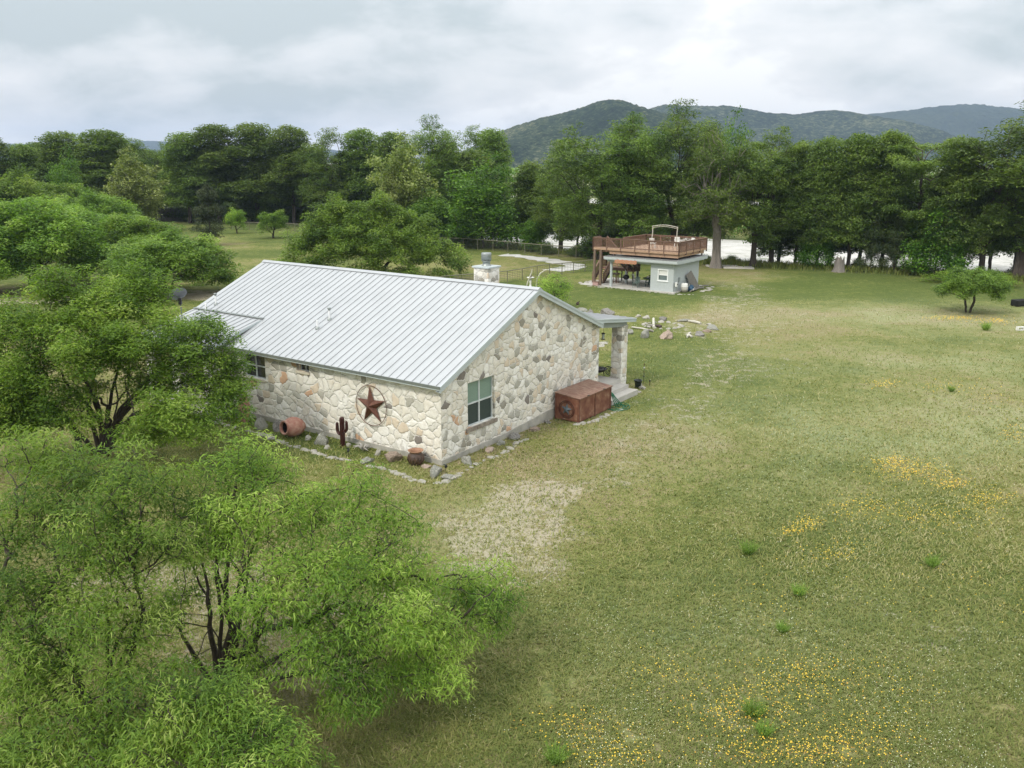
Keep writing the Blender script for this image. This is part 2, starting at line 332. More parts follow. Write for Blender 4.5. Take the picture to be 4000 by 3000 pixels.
def segdist(px, py, pts):
    d = np.full(px.shape, 1e9)
    for (x0, y0), (x1, y1) in zip(pts[:-1], pts[1:]):
        vx, vy = x1-x0, y1-y0; t = np.clip(((px-x0)*vx+(py-y0)*vy)/(vx*vx+vy*vy+1e-9), 0, 1)
        d = np.minimum(d, np.hypot(px-x0-t*vx, py-y0-t*vy))
    return d
def P2(*pts): return [tuple(gz(x, y)[:2]) for x, y in pts]
FLOW = [  # patches of yellow and orange flowers: centre (x,y), half sizes, count, orange share
    (2250, 2860, 190, 90, 150, .5), (2420, 2980, 200, 60, 120, .5), (2900, 2800, 260, 120, 330, .45), (3150, 2660, 260, 110, 300, .3), (3300, 2900, 240, 110, 220, .4), (3080, 2960, 300, 60, 260, .5),
    (2620, 2640, 200, 100, 90, .1), (3500, 2700, 200, 150, 70, .1), (3560, 1850, 150, 45, 340, .5), (3480, 1812, 80, 24, 140, .5), (3700, 1900, 90, 30, 160, .5), (3370, 2000, 180, 60, 170, .2), (3860, 1960, 110, 50, 170, .4),
    (3650, 2030, 220, 60, 200, .2), (3150, 2060, 60, 40, 100, .2), (3090, 2090, 50, 20, 60, .2), (3260, 2170, 110, 50, 100, .2), (3450, 1505, 65, 18, 90, .5), (3700, 1515, 120, 30, 60, .4), (3730, 1247, 100, 10, 230, .5),
    (3880, 1258, 80, 14, 160, .7), (3960, 1700, 60, 50, 90, .8), (3850, 1570, 150, 60, 50, .4), (3700, 2300, 300, 150, 60, .1), (3000, 2350, 250, 150, 60, .1)]
def build_ground():
    X = axis(-6500, 6500, -60, 62, .55, 1.09); Y = axis(-60, 6300, 8, 112, .55, 1.07)
    gx, gy = np.meshgrid(X, Y); nx, ny = len(X), len(Y)
    gzv = ghz(gx, gy); V = np.stack([gx, gy, gzv], -1).reshape(-1, 3)
    i = np.arange((nx-1)*(ny-1)); r_, c_ = i//(nx-1), i % (nx-1); a = r_*nx+c_; F = np.stack([a, a+1, a+nx+1, a+nx], 1)
    wob = (vnoise(gx, gy, .35, 3)-.5)*3.2+(vnoise(gx, gy, .9, 4)-.5)*2.4
    def band(pts, w, soft=.8): return 1-sm((segdist(gx, gy, pts)+wob-w)/(soft*w+.6))
    tr = P2((1650, 2230), (1850, 2100), (2080, 1980), (2350, 1850), (2600, 1680), (2740, 1550), (2880, 1380), (2960, 1200), (2870, 1110))
    dirt = np.clip(.50*band(tr, .9, 3.0)+.35*band(P2((1800, 2130), (2200, 1950)), .7, 2.), 0, 1)
    dirt = np.maximum(dirt, .50*band(P2((1500, 2350), (1750, 2180)), .8, 3.)); dirt = np.maximum(dirt, .55*band(P2((2700, 1300), (2780, 1260), (2900, 1150)), 1.6))
    dirt = np.maximum(dirt, .6*band(P2((2740, 1545), (2800, 1548)), .5)); dirt = np.maximum(dirt, .55*band(P2((3480, 2400), (3600, 2470)), .35)); dirt = np.maximum(dirt, .8*band(P2((700, 2300), (900, 2420), (1150, 2500)), 1.4))
    dirt = np.maximum(dirt, .9*band(P2((-250, 1190), (90, 1178), (600, 1150), (840, 1160), (900, 1150)), 1.5)); dirt = np.maximum(dirt, .4*band(P2((2940, 1075), (3090, 1080)), .6))
    dirt = np.maximum(dirt, .35*band(P2((2620, 1560), (2950, 1440), (3160, 1250)), 1.4))
    # greener and paler meadow patches
    green = .56+.9*(vnoise(gx, gy, .09, 11)-.5)+.35*(vnoise(gx, gy, .31, 12)-.5)+.3*(vnoise(gx, gy, .8, 13)-.5)
    green += .22*sm((gy-45)/40); green -= .10*band(tr, 1.6, 3.0)
    for (x, y, w) in ((1400, 1760, 1.4), (1100, 1680, 1.4), (2300, 1660, 1.3), (2620, 1430, 3.), (3000, 1110, 4), (3500, 1120, 5), (2470, 1570, 1.)):
        p = gz(x, y)[:2]; green += .35*np.exp(-((gx-p[0])**2+(gy-p[1])**2)/(2*w*w))
    pale = np.zeros_like(gx)
    for (x, y, wx, wy, s) in ((3650, 1240, 9, 5, .8), (3850, 1420, 10, 4, .6), (3450, 1660, 8, 3, .45), (3750, 1620, 7, 3, .5), (3780, 1760, 5, 2, .5), (2700, 2450, 2.4, 2, .4), (3050, 1900, 3, 2.4, .3), (2800, 2750, 3, 1.5, .35), (1750, 2050, 2, 2, .4), (3500, 2500, 3, 2, .3)):
        p = gz(x, y)[:2]; pale += s*np.exp(-((gx-p[0])**2/(2*wx*wx)+(gy-p[1])**2/(2*wy*wy)))*(.4+1.2*vnoise(gx, gy, .6, 21))
    shade = 1-sm((np.abs(gy-bank(gx)-1.5)-2.5+wob)/3)    # tree shade painted along the wooded bank, with rank dark herbage and litter
    leftwood = sm((-8-gx)/8)*sm((gy-118-.0*gx)/20); shade = np.maximum(shade, leftwood*sm((gy-bank(gx)+14)/12))  # painted shade spreads over the floor of the left wood
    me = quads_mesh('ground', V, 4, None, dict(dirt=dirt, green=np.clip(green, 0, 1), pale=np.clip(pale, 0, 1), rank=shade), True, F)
    m, nt, N, L, P = newmat('meadow'); P.inputs['Roughness'].default_value = .95; P.inputs['Specular IOR Level'].default_value = .1
    tc = N.new('ShaderNodeTexCoord'); ob = tc.outputs['Object']
    def A(n):
        q = N.new('ShaderNodeAttribute'); q.attribute_name = n; return q.outputs['Fac']
    n_f = nz(N, L, 9, 6, .7, ob); n_m = nz(N, L, 1.6, 6, .65, ob); n_b = nz(N, L, .22, 5, .6, ob); n_x = nz(N, L, 17, 5, .75, ob)
    g = math_(N, L, 'ADD', A('green'), math_(N, L, 'MULTIPLY', math_(N, L, 'SUBTRACT', n_m.outputs['Fac'], .5), 1.5))
    g = math_(N, L, 'ADD', g, math_(N, L, 'MULTIPLY', math_(N, L, 'SUBTRACT', n_f.outputs['Fac'], .5), 2.2)); g = math_(N, L, 'ADD', g, math_(N, L, 'MULTIPLY', math_(N, L, 'SUBTRACT', n_b.outputs['Fac'], .5), .8), True)
    rp = ramp(N, [(0, (.33, .275, .165)), (.2, (.205, .172, .092)), (.34, (.240, .218, .100)), (.52, (.182, .188, .061)), (.72, (.138, .160, .043)), (1, (.082, .112, .028))]); L.new(g, rp.inputs[0])
    rx = ramp(N, [(.33, (.50, .50, .46)), (.5, (1, 1, 1)), (.68, (1.5, 1.48, 1.4))]); L.new(n_x.outputs['Fac'], rx.inputs[0])
    col = mixc(N, L, 1., rp.outputs[0], rx.outputs[0], 'MULTIPLY')
    d = math_(N, L, 'ADD', A('dirt'), math_(N, L, 'MULTIPLY', math_(N, L, 'SUBTRACT', n_m.outputs['Fac'], .52), 2.6)); d = math_(N, L, 'ADD', d, math_(N, L, 'MULTIPLY', math_(N, L, 'SUBTRACT', n_f.outputs['Fac'], .5), 2.4))
    dr = ramp(N, [(.54, (0, 0, 0)), (.68, (1, 1, 1))]); L.new(d, dr.inputs[0])
    dc = mixc(N, L, n_f.outputs['Fac'], (.29, .25, .17), (.44, .395, .30))
    col = mixc(N, L, math_(N, L, 'MULTIPLY', math_(N, L, 'MULTIPLY', dr.outputs[0], math_(N, L, 'ADD', A('dirt'), .25, True)), 1., True), col, dc)
    pf = ramp(N, [(.48, (0, 0, 0)), (.62, (1, 1, 1))]); L.new(n_f.outputs['Fac'], pf.inputs[0])
    col = mixc(N, L, math_(N, L, 'MULTIPLY', A('pale'), math_(N, L, 'ADD', .35, math_(N, L, 'MULTIPLY', pf.outputs[0], .5))), col, (.33, .36, .20))
    rank_shade = mixc(N, L, n_f.outputs['Fac'], (.035, .04, .018), (.075, .095, .03))
    col = mixc(N, L, math_(N, L, 'MULTIPLY', A('rank'), .93), col, rank_shade)  # under-tree shade mixed into the ground colour with the dark herbage
    # distant plain: bands of fields
    sp = N.new('ShaderNodeSeparateXYZ'); L.new(ob, sp.inputs[0]); far = math_(N, L, 'MULTIPLY', math_(N, L, 'SUBTRACT', sp.outputs[1], 230), 1/120, True)
    nfar = nz(N, L, .006, 4, .6, ob); rf = ramp(N, [(.35, (.10, .13, .05)), (.5, (.24, .27, .12)), (.65, (.36, .35, .22))]); L.new(nfar.outputs['Fac'], rf.inputs[0])
    col = mixc(N, L, far, col, rf.outputs[0]); L.new(col, P.inputs['Base Color'])
    b = N.new('ShaderNodeBump'); b.inputs['Strength'].default_value = .8; b.inputs['Distance'].default_value = .08
    L.new(math_(N, L, 'ADD', n_f.outputs['Fac'], math_(N, L, 'MULTIPLY', n_x.outputs['Fac'], .4)), b.inputs['Height']); L.new(b.outputs[0], P.inputs['Normal'])
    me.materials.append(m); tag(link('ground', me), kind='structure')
build_ground()
def strip_sheet(name, xs, y0f, y1f, mat, dz, ny=24):
    xs = np.asarray(xs, float); V = []; 
    for x in xs:
        a, b = y0f(x), y1f(x)
        for k in range(ny): y = a+(b-a)*k/(ny-1); V.append((x, y, float(ghz(x, y))+dz))
    n = len(xs); F = [(i*ny+k, (i+1)*ny+k, (i+1)*ny+k+1, i*ny+k+1) for i in range(n-1) for k in range(ny-1)]
    return tag(link(name, quads_mesh(name, V, 4, mat, None, True, F)), kind='structure')
def gravel_mat():
    m, nt, N, L, P = newmat('river_gravel'); P.inputs['Roughness'].default_value = .95
    tc = N.new('ShaderNodeTexCoord'); n = nz(N, L, .35, 6, .65, tc.outputs['Object']); n2 = nz(N, L, 4, 4, .7, tc.outputs['Object'])
    rp = ramp(N, [(.34, (.20, .22, .15)), (.44, (.44, .43, .39)), (.7, (.57, .56, .53))]); L.new(n.outputs['Fac'], rp.inputs[0])
    rr = ramp(N, [(.3, (.75, .75, .75)), (.6, (1.1, 1.1, 1.1))]); L.new(n2.outputs['Fac'], rr.inputs[0]); L.new(mixc(N, L, 1., rp.outputs[0], rr.outputs[0], 'MULTIPLY'), P.inputs['Base Color']); return m
GV = gravel_mat()
jag = lambda x, s, a: a*(float(vnoise(x, 0, s, 5))-.5)
strip_sheet('gravel_bar', np.arange(-30, 260, 2.), lambda x: bank(x)+5.+jag(x, .15, 4), lambda x: bank(x)+62+jag(x, .05, 14), GV, .03)
strip_sheet('far_gravel_bar', np.arange(-20, 300, 4.), lambda x: bank(x)+135+jag(x, .04, 16), lambda x: bank(x)+165+jag(x, .03, 20), GV, .05, 10)
strip_sheet('river', np.arange(-26, 24, 2.), lambda x: bank(x)+8.+jag(x, .2, 2), lambda x: bank(x)+22+jag(x, .1, 6), MT['river'], .06, 10)
def path_sheet():
    pts = [gz(x, y)[:2] for x, y in ((1960, 996), (2040, 1001), (2120, 1012), (2190, 1024), (2240, 1036), (2236, 1043), (2200, 1050), (2150, 1056))]
    V = []; n = 60
    xs = np.interp(np.linspace(0, 7, n), range(8), [p[0] for p in pts]); ys = np.interp(np.linspace(0, 7, n), range(8), [p[1] for p in pts])
    for k in range(n):
        t = np.array([xs[min(k+1, n-1)]-xs[max(k-1, 0)], ys[min(k+1, n-1)]-ys[max(k-1, 0)]]); t /= np.linalg.norm(t)+1e-9; s = np.array([-t[1], t[0]])
        for q in (-1, -.3, .3, 1):
            w = (1.1 if abs(q) == 1 else 1.)*(1.0+.9*(float(vnoise(k*.6, q*3, 1, 8))-.3)); x, y = xs[k]+s[0]*q*w, ys[k]+s[1]*q*w; V.append((x, y, float(ghz(x, y))+.02))
    F = [(i*4+k, i*4+k+1, (i+1)*4+k+1, (i+1)*4+k) for i in range(n-1) for k in range(3)]
    tag(link('path', quads_mesh('path', V, 4, GV, None, True, F)), kind='structure')
path_sheet()
# ------------------------------------------------------------------ hills
def hill(name, prof, D, thick, base, cols, seed, nx=900, ny=60, rug=1.):
    Q_ = [at(p[0], p[1], D) for p in prof]; hh = np.array([max(q[2]-base, .5) for q in Q_])
    xs = np.array([q[0] for q in Q_]); X = np.linspace(xs[0], xs[-1], nx); Hh = np.interp(X, xs, hh)
    X2, T = np.meshgrid(X, np.linspace(0, 1, ny)); H2 = np.tile(Hh, (ny, 1))
    Yv = D+(T-.5)*thick; prof_ = np.sin(np.clip(T, 0, 1)*math.pi)**.8
    rid = .0
    for k, (s, a) in enumerate(((.004, .22), (.011, .10), (.03, .035))): rid = rid+a*(vnoise(X2, Yv, s, seed+k)-.5)*2*(1-prof_**4)
    Z = H2*np.clip(prof_*(1+rid), 0, 1.)
    tree = vnoise(X2, Yv, .08*1800/D, seed+7)*1.6+vnoise(X2, Yv, .2*1800/D, seed+8)*2.6
    Z = Z+tree*rug*1.3*D/1800*np.clip(Z/10, 0, 1)
    V = np.stack([X2+0*T, Yv, Z+base], -1).reshape(-1, 3); i = np.arange((nx-1)*(ny-1)); a = (i//(nx-1))*nx+i % (nx-1)
    F = np.stack([a, a+1, a+nx+1, a+nx], 1)
    m, nt, N, L, P = newmat(name); P.inputs['Roughness'].default_value = 1; P.inputs['Specular IOR Level'].default_value = 0
    tc = N.new('ShaderNodeTexCoord'); n = nz(N, L, .11*1800/D, 7, .8, tc.outputs['Object']); n2 = nz(N, L, .006*1800/D, 4, .6, tc.outputs['Object'])
    f = math_(N, L, 'ADD', math_(N, L, 'MULTIPLY', n.outputs['Fac'], .7), math_(N, L, 'MULTIPLY', n2.outputs['Fac'], .3))
    rp = ramp(N, [(.43, cols[0]), (.495, cols[1]), (.535, cols[2]), (.60, cols[3])]); L.new(f, rp.inputs[0]); L.new(rp.outputs[0], P.inputs['Base Color'])
    b = N.new('ShaderNodeBump'); b.inputs['Strength'].default_value = 1; b.inputs['Distance'].default_value = 6*D/1800; L.new(n.outputs['Fac'], b.inputs['Height']); L.new(b.outputs[0], P.inputs['Normal'])
    tag(link(name, quads_mesh(name, V, 4, m, None, True, F)), kind='structure')
HC1 = [(.008, .016, .008), (.026, .044, .018), (.062, .084, .034), (.19, .19, .11)]
hill('hills', [(1780, 628), (1850, 580), (1930, 530), (2000, 506), (2100, 472), (2181, 454), (2280, 427), (2326, 406), (2350, 402), (2384, 404), (2430, 420), (2475, 434), (2520, 446), (2600, 470), (2700, 500), (2850, 560), (2980, 600), (3050, 628)], 1700, 900, -2, HC1, 3)
hill('wooded_hills', [(2200, 628), (2400, 450), (2520, 437), (2579, 418), (2640, 419), (2746, 425), (2814, 422), (2904, 438), (3000, 452), (3104, 456), (3203, 440), (3271, 443), (3330, 456), (3420, 475), (3520, 500), (3700, 628)], 2500, 1000, -2, HC1, 23, nx=1000)
hill('distant_hills', [(2900, 628), (3100, 480), (3330, 459), (3384, 454), (3497, 445), (3560, 436), (3633, 425), (3746, 415), (3805, 415), (3904, 431), (4000, 450), (4200, 480), (4600, 628)], 3600, 1300, -2, [(.02, .034, .018), (.03, .048, .022), (.042, .06, .026), (.06, .075, .03)], 43, nx=900)
hill('low_hills', [(-900, 628), (-300, 580), (0, 572), (300, 566), (533, 553), (640, 557), (900, 575), (1300, 590), (1700, 628)], 5200, 1600, -2, [(.02, .034, .018), (.03, .048, .022), (.042, .06, .026), (.06, .075, .03)], 63, rug=.6)

def build_haze():
    mb = MB(); mb.bb(-6700, 6700, -90, 6500, -3.6, 235); m = bpy.data.materials.new('haze_air'); m.use_nodes = True; N = m.node_tree.nodes; N.clear()
    out = N.new('ShaderNodeOutputMaterial'); v = N.new('ShaderNodeVolumePrincipled'); v.inputs['Color'].default_value = (.58, .74, 1.0, 1); v.inputs['Density'].default_value = HAZE; v.inputs['Anisotropy'].default_value = .0
    m.node_tree.links.new(v.outputs[0], out.inputs['Volume']); tag(mb.build('haze', m), kind='stuff')
HAZE = .00012
build_haze()
# ------------------------------------------------------------------ stone house (local axes: x = along the gable, y = along the ridge)
house = empty('stone_house', (HC[0], HC[1], 0), YAW, 'long pale limestone house with a standing-seam metal roof', 'house')
SL = .4405
def zL(a): return 3.257+SL*(a+.315)
RA, RZ = 6.39, 6.21
SR = (RZ-3.90)/(12.0-RA)
def zR(a): return RZ-SR*(a-RA)
HB = 17.5
def wall_grid(us, zs, holes, to3, topf=None, depth=.22):
    """front cells with openings; to3(u, z, d) -> local xyz (d = depth inward)"""
    mb = MB(); us = sorted(set(us+[h[0] for h in holes]+[h[1] for h in holes])); zs = sorted(set(zs+[h[2] for h in holes]+[h[3] for h in holes]))
    for u0, u1 in zip(us[:-1], us[1:]):
        for k in range(len(zs)):
            z0 = zs[k]
            if k+1 < len(zs):
                z1a = z1b = zs[k+1]
                if topf is None and False: continue
            else:
                if topf is None: continue
                z1a, z1b = topf(u0), topf(u1)
            if any(h[0] <= (u0+u1)/2 <= h[1] and h[2] <= z0+.001 and (k+1 < len(zs) and zs[k+1] <= h[3]+.001) for h in holes): continue
            mb.add([to3(u0, z0, 0), to3(u1, z0, 0), to3(u1, z1b, 0), to3(u0, z1a, 0)], [(0, 1, 2, 3)])
            mb.add([to3(u0, z0, depth), to3(u1, z0, depth), to3(u1, z1b, depth), to3(u0, z1a, depth)], [(3, 2, 1, 0)])
    for a, b, c, d in holes:
        for q in (((a, c), (b, c)), ((b, c), (b, d)), ((b, d), (a, d)), ((a, d), (a, c))):
            (u0, z0), (u1, z1) = q; mb.add([to3(u0, z0, 0), to3(u1, z1, 0), to3(u1, z1, depth), to3(u0, z0, depth)], [(0, 1, 2, 3)])
    return mb
L3 = lambda u, z, d: (d, u, z); G3 = lambda u, z, d: (u, d, z)
WIN_L = (10.24, 11.75, 1.9, 3.03); WIN_S = (7.34, 7.98, 2.68, 3.06); WIN_G = (1.66, 3.44, 1.10, 2.95)
def topG(a): return min(zL(a), zR(a))-.06
# long wall stops where the recessed back porch begins
wall_grid([0, 12.6], [.16, 3.30], [WIN_L, WIN_S], L3).build('wall', MT['wallL'], house)
wall_grid([0, RA, 12.08], [.2, 3.0], [WIN_G], G3, topG).build('wall', MT['wallG'], house)
mb = MB(); mb.add([(0, HB, .1), (12.08, HB, .1), (12.08, HB, zR(12.08)-.08), (RA, HB, RZ-.08), (0, HB, 3.3)], [(0, 1, 2, 3, 4)]); mb.add([(12.08, 0, .1), (12.08, HB, .1), (12.08, HB, zR(12.08)-.06), (12.08, 0, zR(12.08)-.06)], [(0, 1, 2, 3)])
mb.add([(2.2, 12.6, .1), (2.2, HB, .1), (2.2, HB, 3.6), (2.2, 12.6, 3.6)], [(0, 1, 2, 3)]); mb.add([(0, 12.6, .1), (2.2, 12.6, .1), (2.2, 12.6, 3.7), (0, 12.6, 3.3)], [(0, 1, 2, 3)]); mb.build('wall', MT['wallL'], house)
# plinth: low ledge, thicker towards the porch
mb = MB()
def slabstrip(pts, off, to, mb):
    for (u0, t0), (u1, t1) in zip(pts[:-1], pts[1:]):
        f = [to(u0, -.3, -off), to(u1, -.3, -off), to(u1, t1, -off), to(u0, t0, -off)]; g = [to(u0, -.3, .02), to(u1, -.3, .02), to(u1, t1, .02), to(u0, t0, .02)]
        mb.add(f+g, [(0, 1, 2, 3), (3, 2, 6, 7), (0, 4, 5, 1)])
slabstrip([(-.05, .2), (4.2, .24), (6.7, .42), (8.3, .53), (10.5, .78), (12.1, .925)], .05, G3, mb); slabstrip([(-.045, .2), (6, .19), (12.6, .21)], .045, L3, mb)
mb.add([(12.13, -.05, -.3), (12.13, -.05, .925), (12.13, 3, .925), (12.13, 3, -.3), (12.05, -.05, .925), (12.05, 3, .925)], [(0, 1, 2, 3), (1, 4, 5, 2)])
mb.build('foundation', MT['plinth'], house)
# windows
def window(uR, to3, mats, cols=2, cell=.05, dep=.13, rail=True):
    a, b, c, d = uR; fr = MB(); ou = lambda u, z, dd: to3(u, z, dd)
    def bar(u0, u1, z0, z1, d0, d1):
        P = [ou(u0, z0, d0), ou(u1, z0, d0), ou(u1, z1, d0), ou(u0, z1, d0), ou(u0, z0, d1), ou(u1, z0, d1), ou(u1, z1, d1), ou(u0, z1, d1)]
        fr.add(P, [(0, 1, 2, 3), (4, 7, 6, 5), (0, 4, 5, 1), (1, 5, 6, 2), (2, 6, 7, 3), (3, 7, 4, 0)])
    w = cell
    bar(a, a+w, c, d, dep-.03, dep+.05); bar(b-w, b, c, d, dep-.03, dep+.05); bar(a+w, b-w, c, c+w, dep-.03, dep+.05); bar(a+w, b-w, d-w, d, dep-.03, dep+.05)
    zm = (c+d)/2; cs = [a+w+(b-a-2*w)*k/cols for k in range(cols+1)]
    for u in cs[1:-1]: bar(u-w*.7, u+w*.7, c+w, d-w, dep-.02, dep+.045)
    if rail:
        for u0, u1 in zip(cs[:-1], cs[1:]): bar(u0+(w*.7 if u0 > cs[0] else 0), u1-(w*.7 if u1 < cs[-1] else 0), zm-w*.6, zm+w*.6, dep-.016, dep+.04)
    f = fr.build('window', MT['sash'], house)
    for z0, z1, m, nme, dd in ((zm, d-w*.5, mats[0], 'upper_pane', dep+.012), (c+w*.5, zm, mats[1], 'lower_pane', dep+.02)):
        mb = MB(); mb.add([ou(a+w*.5, z0, dd), ou(b-w*.5, z0, dd), ou(b-w*.5, z1, dd), ou(a+w*.5, z1, dd)], [(0, 1, 2, 3)]); mb.build(nme, m, f)
    return f
wg = window(WIN_G, G3, (MT['blind'], MT['screen'])); wl = window(WIN_L, L3, (MT['glass'], MT['glass'])); ws = window(WIN_S, L3, (MT['glass'], MT['glass']), 2, .035, rail=False)
mb = MB(); [mb.bb(x0, x1-.012, -.07, .1, .92, 1.085) for x0, x1 in ((1.52, 2.2), (2.2, 2.75), (2.75, 3.6))]; mb.build('sill', MT['sill'], wg, bevel=.015)
MB().bb(-.06, .1, 7.3, 8.15, 2.56, 2.665).build('sill', MT['sill2'], ws, bevel=.012)
MB().bb(-.06, .1, 10.2, 11.8, 1.80, 1.89).build('sill', MT['sill2'], wl, bevel=.012)
MB().bb(-.012, .12, 7.99, 8.13, 2.68, 3.06).build('jamb', MT['sill'], ws)
# main roof
B0, B1 = -.24, HB+.24
def slope_slab(a0, z0, a1, z1, b0, b1, t=.05):
    mb = MB(); P = [(a0, b0, z0), (a1, b0, z1), (a1, b1, z1), (a0, b1, z0)]
    mb.add(P+[(x, y, z-t) for x, y, z in P], [(0, 1, 2, 3), (7, 6, 5, 4), (0, 4, 5, 1), (1, 5, 6, 2), (2, 6, 7, 3), (3, 7, 4, 0)]); return mb
rp1 = slope_slab(-.315, 3.257, RA, RZ, B0, B1).build('roof', MT['roof'], house)
def ribs(a0, z0, a1, z1, bs, cut=None):
    mb = MB()
    for b in bs:
        s0, s1 = (a0, z0), (a1, z1)
        if cut: s0 = cut(b, s0)
        mb.beam((s0[0], b, s0[1]+.010), (s1[0], b, s1[1]+.010), .018, .034)
    return mb
SB0, SB1, SA0, SZ0 = 12.46, B1, 1.8, 4.19        # shed roof over the back porch
ribs(-.315, 3.257, RA-.1, RZ-.044, [B0+.19+.406*k for k in range(44)], lambda b, s: (SA0, SZ0) if b > SB0-.05 else s).build('seams', MT['rib'], rp1)
rp2 = slope_slab(RA, RZ, 12.0, zR(12.0), B0, B1).build('roof', MT['roof'], house)
ribs(RA+.1, RZ-.04, 12.0, zR(12), [B0+.19+.406*k for k in range(44)]).build('seams', MT['rib'], rp2)
mb = MB(); n = Vector((-SL, 0, 1)).normalized()
mb.add([(RA-.17, B0-.03, RZ+.035-.17*SL), (RA, B0-.03, RZ+.055), (RA+.17, B0-.03, RZ+.035-.17*SR), (RA-.17, B1+.03, RZ+.035-.17*SL), (RA, B1+.03, RZ+.055), (RA+.17, B1+.03, RZ+.035-.17*SR),
        (RA-.17, B0-.03, RZ-.17*SL-.03), (RA+.17, B0-.03, RZ-.17*SR-.03)], [(0, 1, 4, 3), (1, 2, 5, 4), (0, 6, 7, 2, 1)]); mb.build('ridge_cap', MT['roof'], rp1)
# fascias and drip edge
mb = MB()
def rake(b, bo):
    for (a0, z0, a1, z1) in ((-.33, 3.25, RA, RZ-.008), (RA, RZ-.008, 12.0, zR(12)-.008)):
        for t0, t1, o in ((.0, .10, .0), (.10, .26, .025)):
            y0, y1 = (b-bo+o*(1 if bo > 0 else -1), b)
            P = [(a0, y0, z0-t0), (a1, y0, z1-t0), (a1, y0, z1-t1), (a0, y0, z0-t1)]; Q = [(x, b+.01, z) for x, y, z in P]
            mb.add(P+Q, [(0, 1, 2, 3), (7, 6, 5, 4), (0, 4, 5, 1), (3, 2, 6, 7), (1, 5, 6, 2), (0, 3, 7, 4)])
rake(B0, .035); rake(B1, -.035)
mb.bb(-.345, -.315, B0-.02, SB0+5.2, 3.10, 3.235); mb.bb(-.30, .0, B0+.01, SB0, 3.115, 3.13)
mb.bb(12.0, 12.04, B0, B1, zR(12)-.26, zR(12)-.03)
P = [(-.31, B0+.0, 3.02), (RA, B0, RZ-.24), (12, B0, zR(12)-.24)]; mb.add(P+[(x, .005, z) for x, y, z in P], [(0, 1, 4, 3), (1, 2, 5, 4)])
mb.build('fascia', MT['fascia'], house)
MB().bb(-.375, -.345, B0-.03, SB0+5.25, 3.165, 3.262).build('drip_edge', MT['galv'], rp1)
# shed roof over back porch, with posts
SSL = (SZ0-3.72)/(SA0-.04); SAE = -1.5; SZE = SZ0-SSL*(SA0-SAE)
rp3 = slope_slab(SAE, SZE+.02, SA0, SZ0+.02, SB0, SB1, .06).build('porch_roof', MT['roof'], house)
ribs(SAE, SZE+.02, SA0-.02, SZ0+.02, [SB0+.2+.406*k for k in range(13)]).build('seams', MT['rib'], rp3)
MB().beam((SA0+.02, SB0-.02, SZ0+.05), (SA0+.02, SB1, SZ0+.05), .2, .03).build('flashing', MT['galv'], rp3)
mb = MB(); P = [(SAE, SB0, SZE-.04), (SA0-.1, SB0, SZ0-.02), (SA0-.1, SB0, SZ0-.10), (SAE, SB0, SZE-.24)]
mb.add([(x, y-.03, z) for x, y, z in P]+P, [(0, 1, 2, 3), (0, 4, 5, 1), (3, 2, 6, 7)]); mb.bb(SAE-.03, SAE, SB0-.03, SB1, SZE-.24, SZE-.01); mb.build('fascia', MT['fascia'], rp3)
mb = MB(); mb.add([(-.2, SB0+.12, 3.28), (1.5, SB0+.12, 4.05), (1.5, SB0+.12, 4.12), (-1.3, SB0+.12, SZE-.02), (-1.3, SB0+.12, SZE-.2)], [(0, 1, 2, 3, 4)]); mb.build('cheek_panel', MT['fascia2'], rp3)
for b in (12.75, 15.2, 17.3): MB().bb(-1.25, -.75, b-.25, b+.25, -.2, SZE-.05).build('column', MT['col'], house)
MB().bb(-1.4, 2.2, 12.6, HB, -.2, .18).build('porch_floor', MT['concrete'], house)
dr = MB().bb(2.15, 2.19, 13.6, 14.55, .2, 2.3).build('door', MT['redwood'], house); MB().bb(2.12, 2.15, 14.4, 14.46, 1.2, 1.35).build('handle', MT['galv'], dr)
# vents and chimney
def vent(a, b, h, cap):
    mb = MB(); z = zL(a); mb.lathe([(.05, z-.1), (.05, z+h)], 14, (a, b, 0)); mb.lathe([(.05, z+h), (.0, z+h)], 14, (a, b, 0)); v_ = mb.build('vent_pipe', MT['pvc'], house)
    MB().lathe([(.11, z-.04), (.10, z+.04), (.055, z+.08)], 14, (a, b, 0)).build('collar', MT['galv'], v_)
    if cap: MB().lathe([(.055, z+h+.003), (.055, z+h+.07), (.085, z+h+.075), (.09, z+h+.12), (.0, z+h+.14)], 14, (a, b, 0)).build('cap', MT['galv'], v_)
vent(1.78, 8.65, .38, False); vent(2.49, 8.61, .42, True); vent(1.8, 16.76, .36, False); vent(2.36, 16.7, .44, True)
ch = MB().bb(10.0, 10.93, 5.23, 6.13, 3.5, 6.32).build('chimney', MT['col'], house)
MB().bb(9.93, 11.0, 5.16, 6.2, 6.323, 6.40).build('cap', MT['fascia'], ch, bevel=.01)
MB().lathe([(.26, 6.40), (.19, 6.47), (.19, 6.62), (.24, 6.63), (.24, 6.66), (.0, 6.66)], 20, (10.45, 5.68, 0)).build('flue_collar', MT['galv'], ch)
mb = MB(); mb.lathe([(.0, 6.70), (.26, 6.70), (.26, 7.02), (.24, 7.05), (.0, 7.05)], 24, (10.45, 5.68, 0)); [mb.bb(10.45+.2*math.cos(t)-.02, 10.45+.2*math.cos(t)+.02, 5.68+.2*math.sin(t)-.02, 5.68+.2*math.sin(t)+.02, 6.662, 6.70) for t in np.arange(0, 6.2, 1.05)]
mb.build('flue_cowl', MT['darkgreen'] if False else MT['galv'], ch)
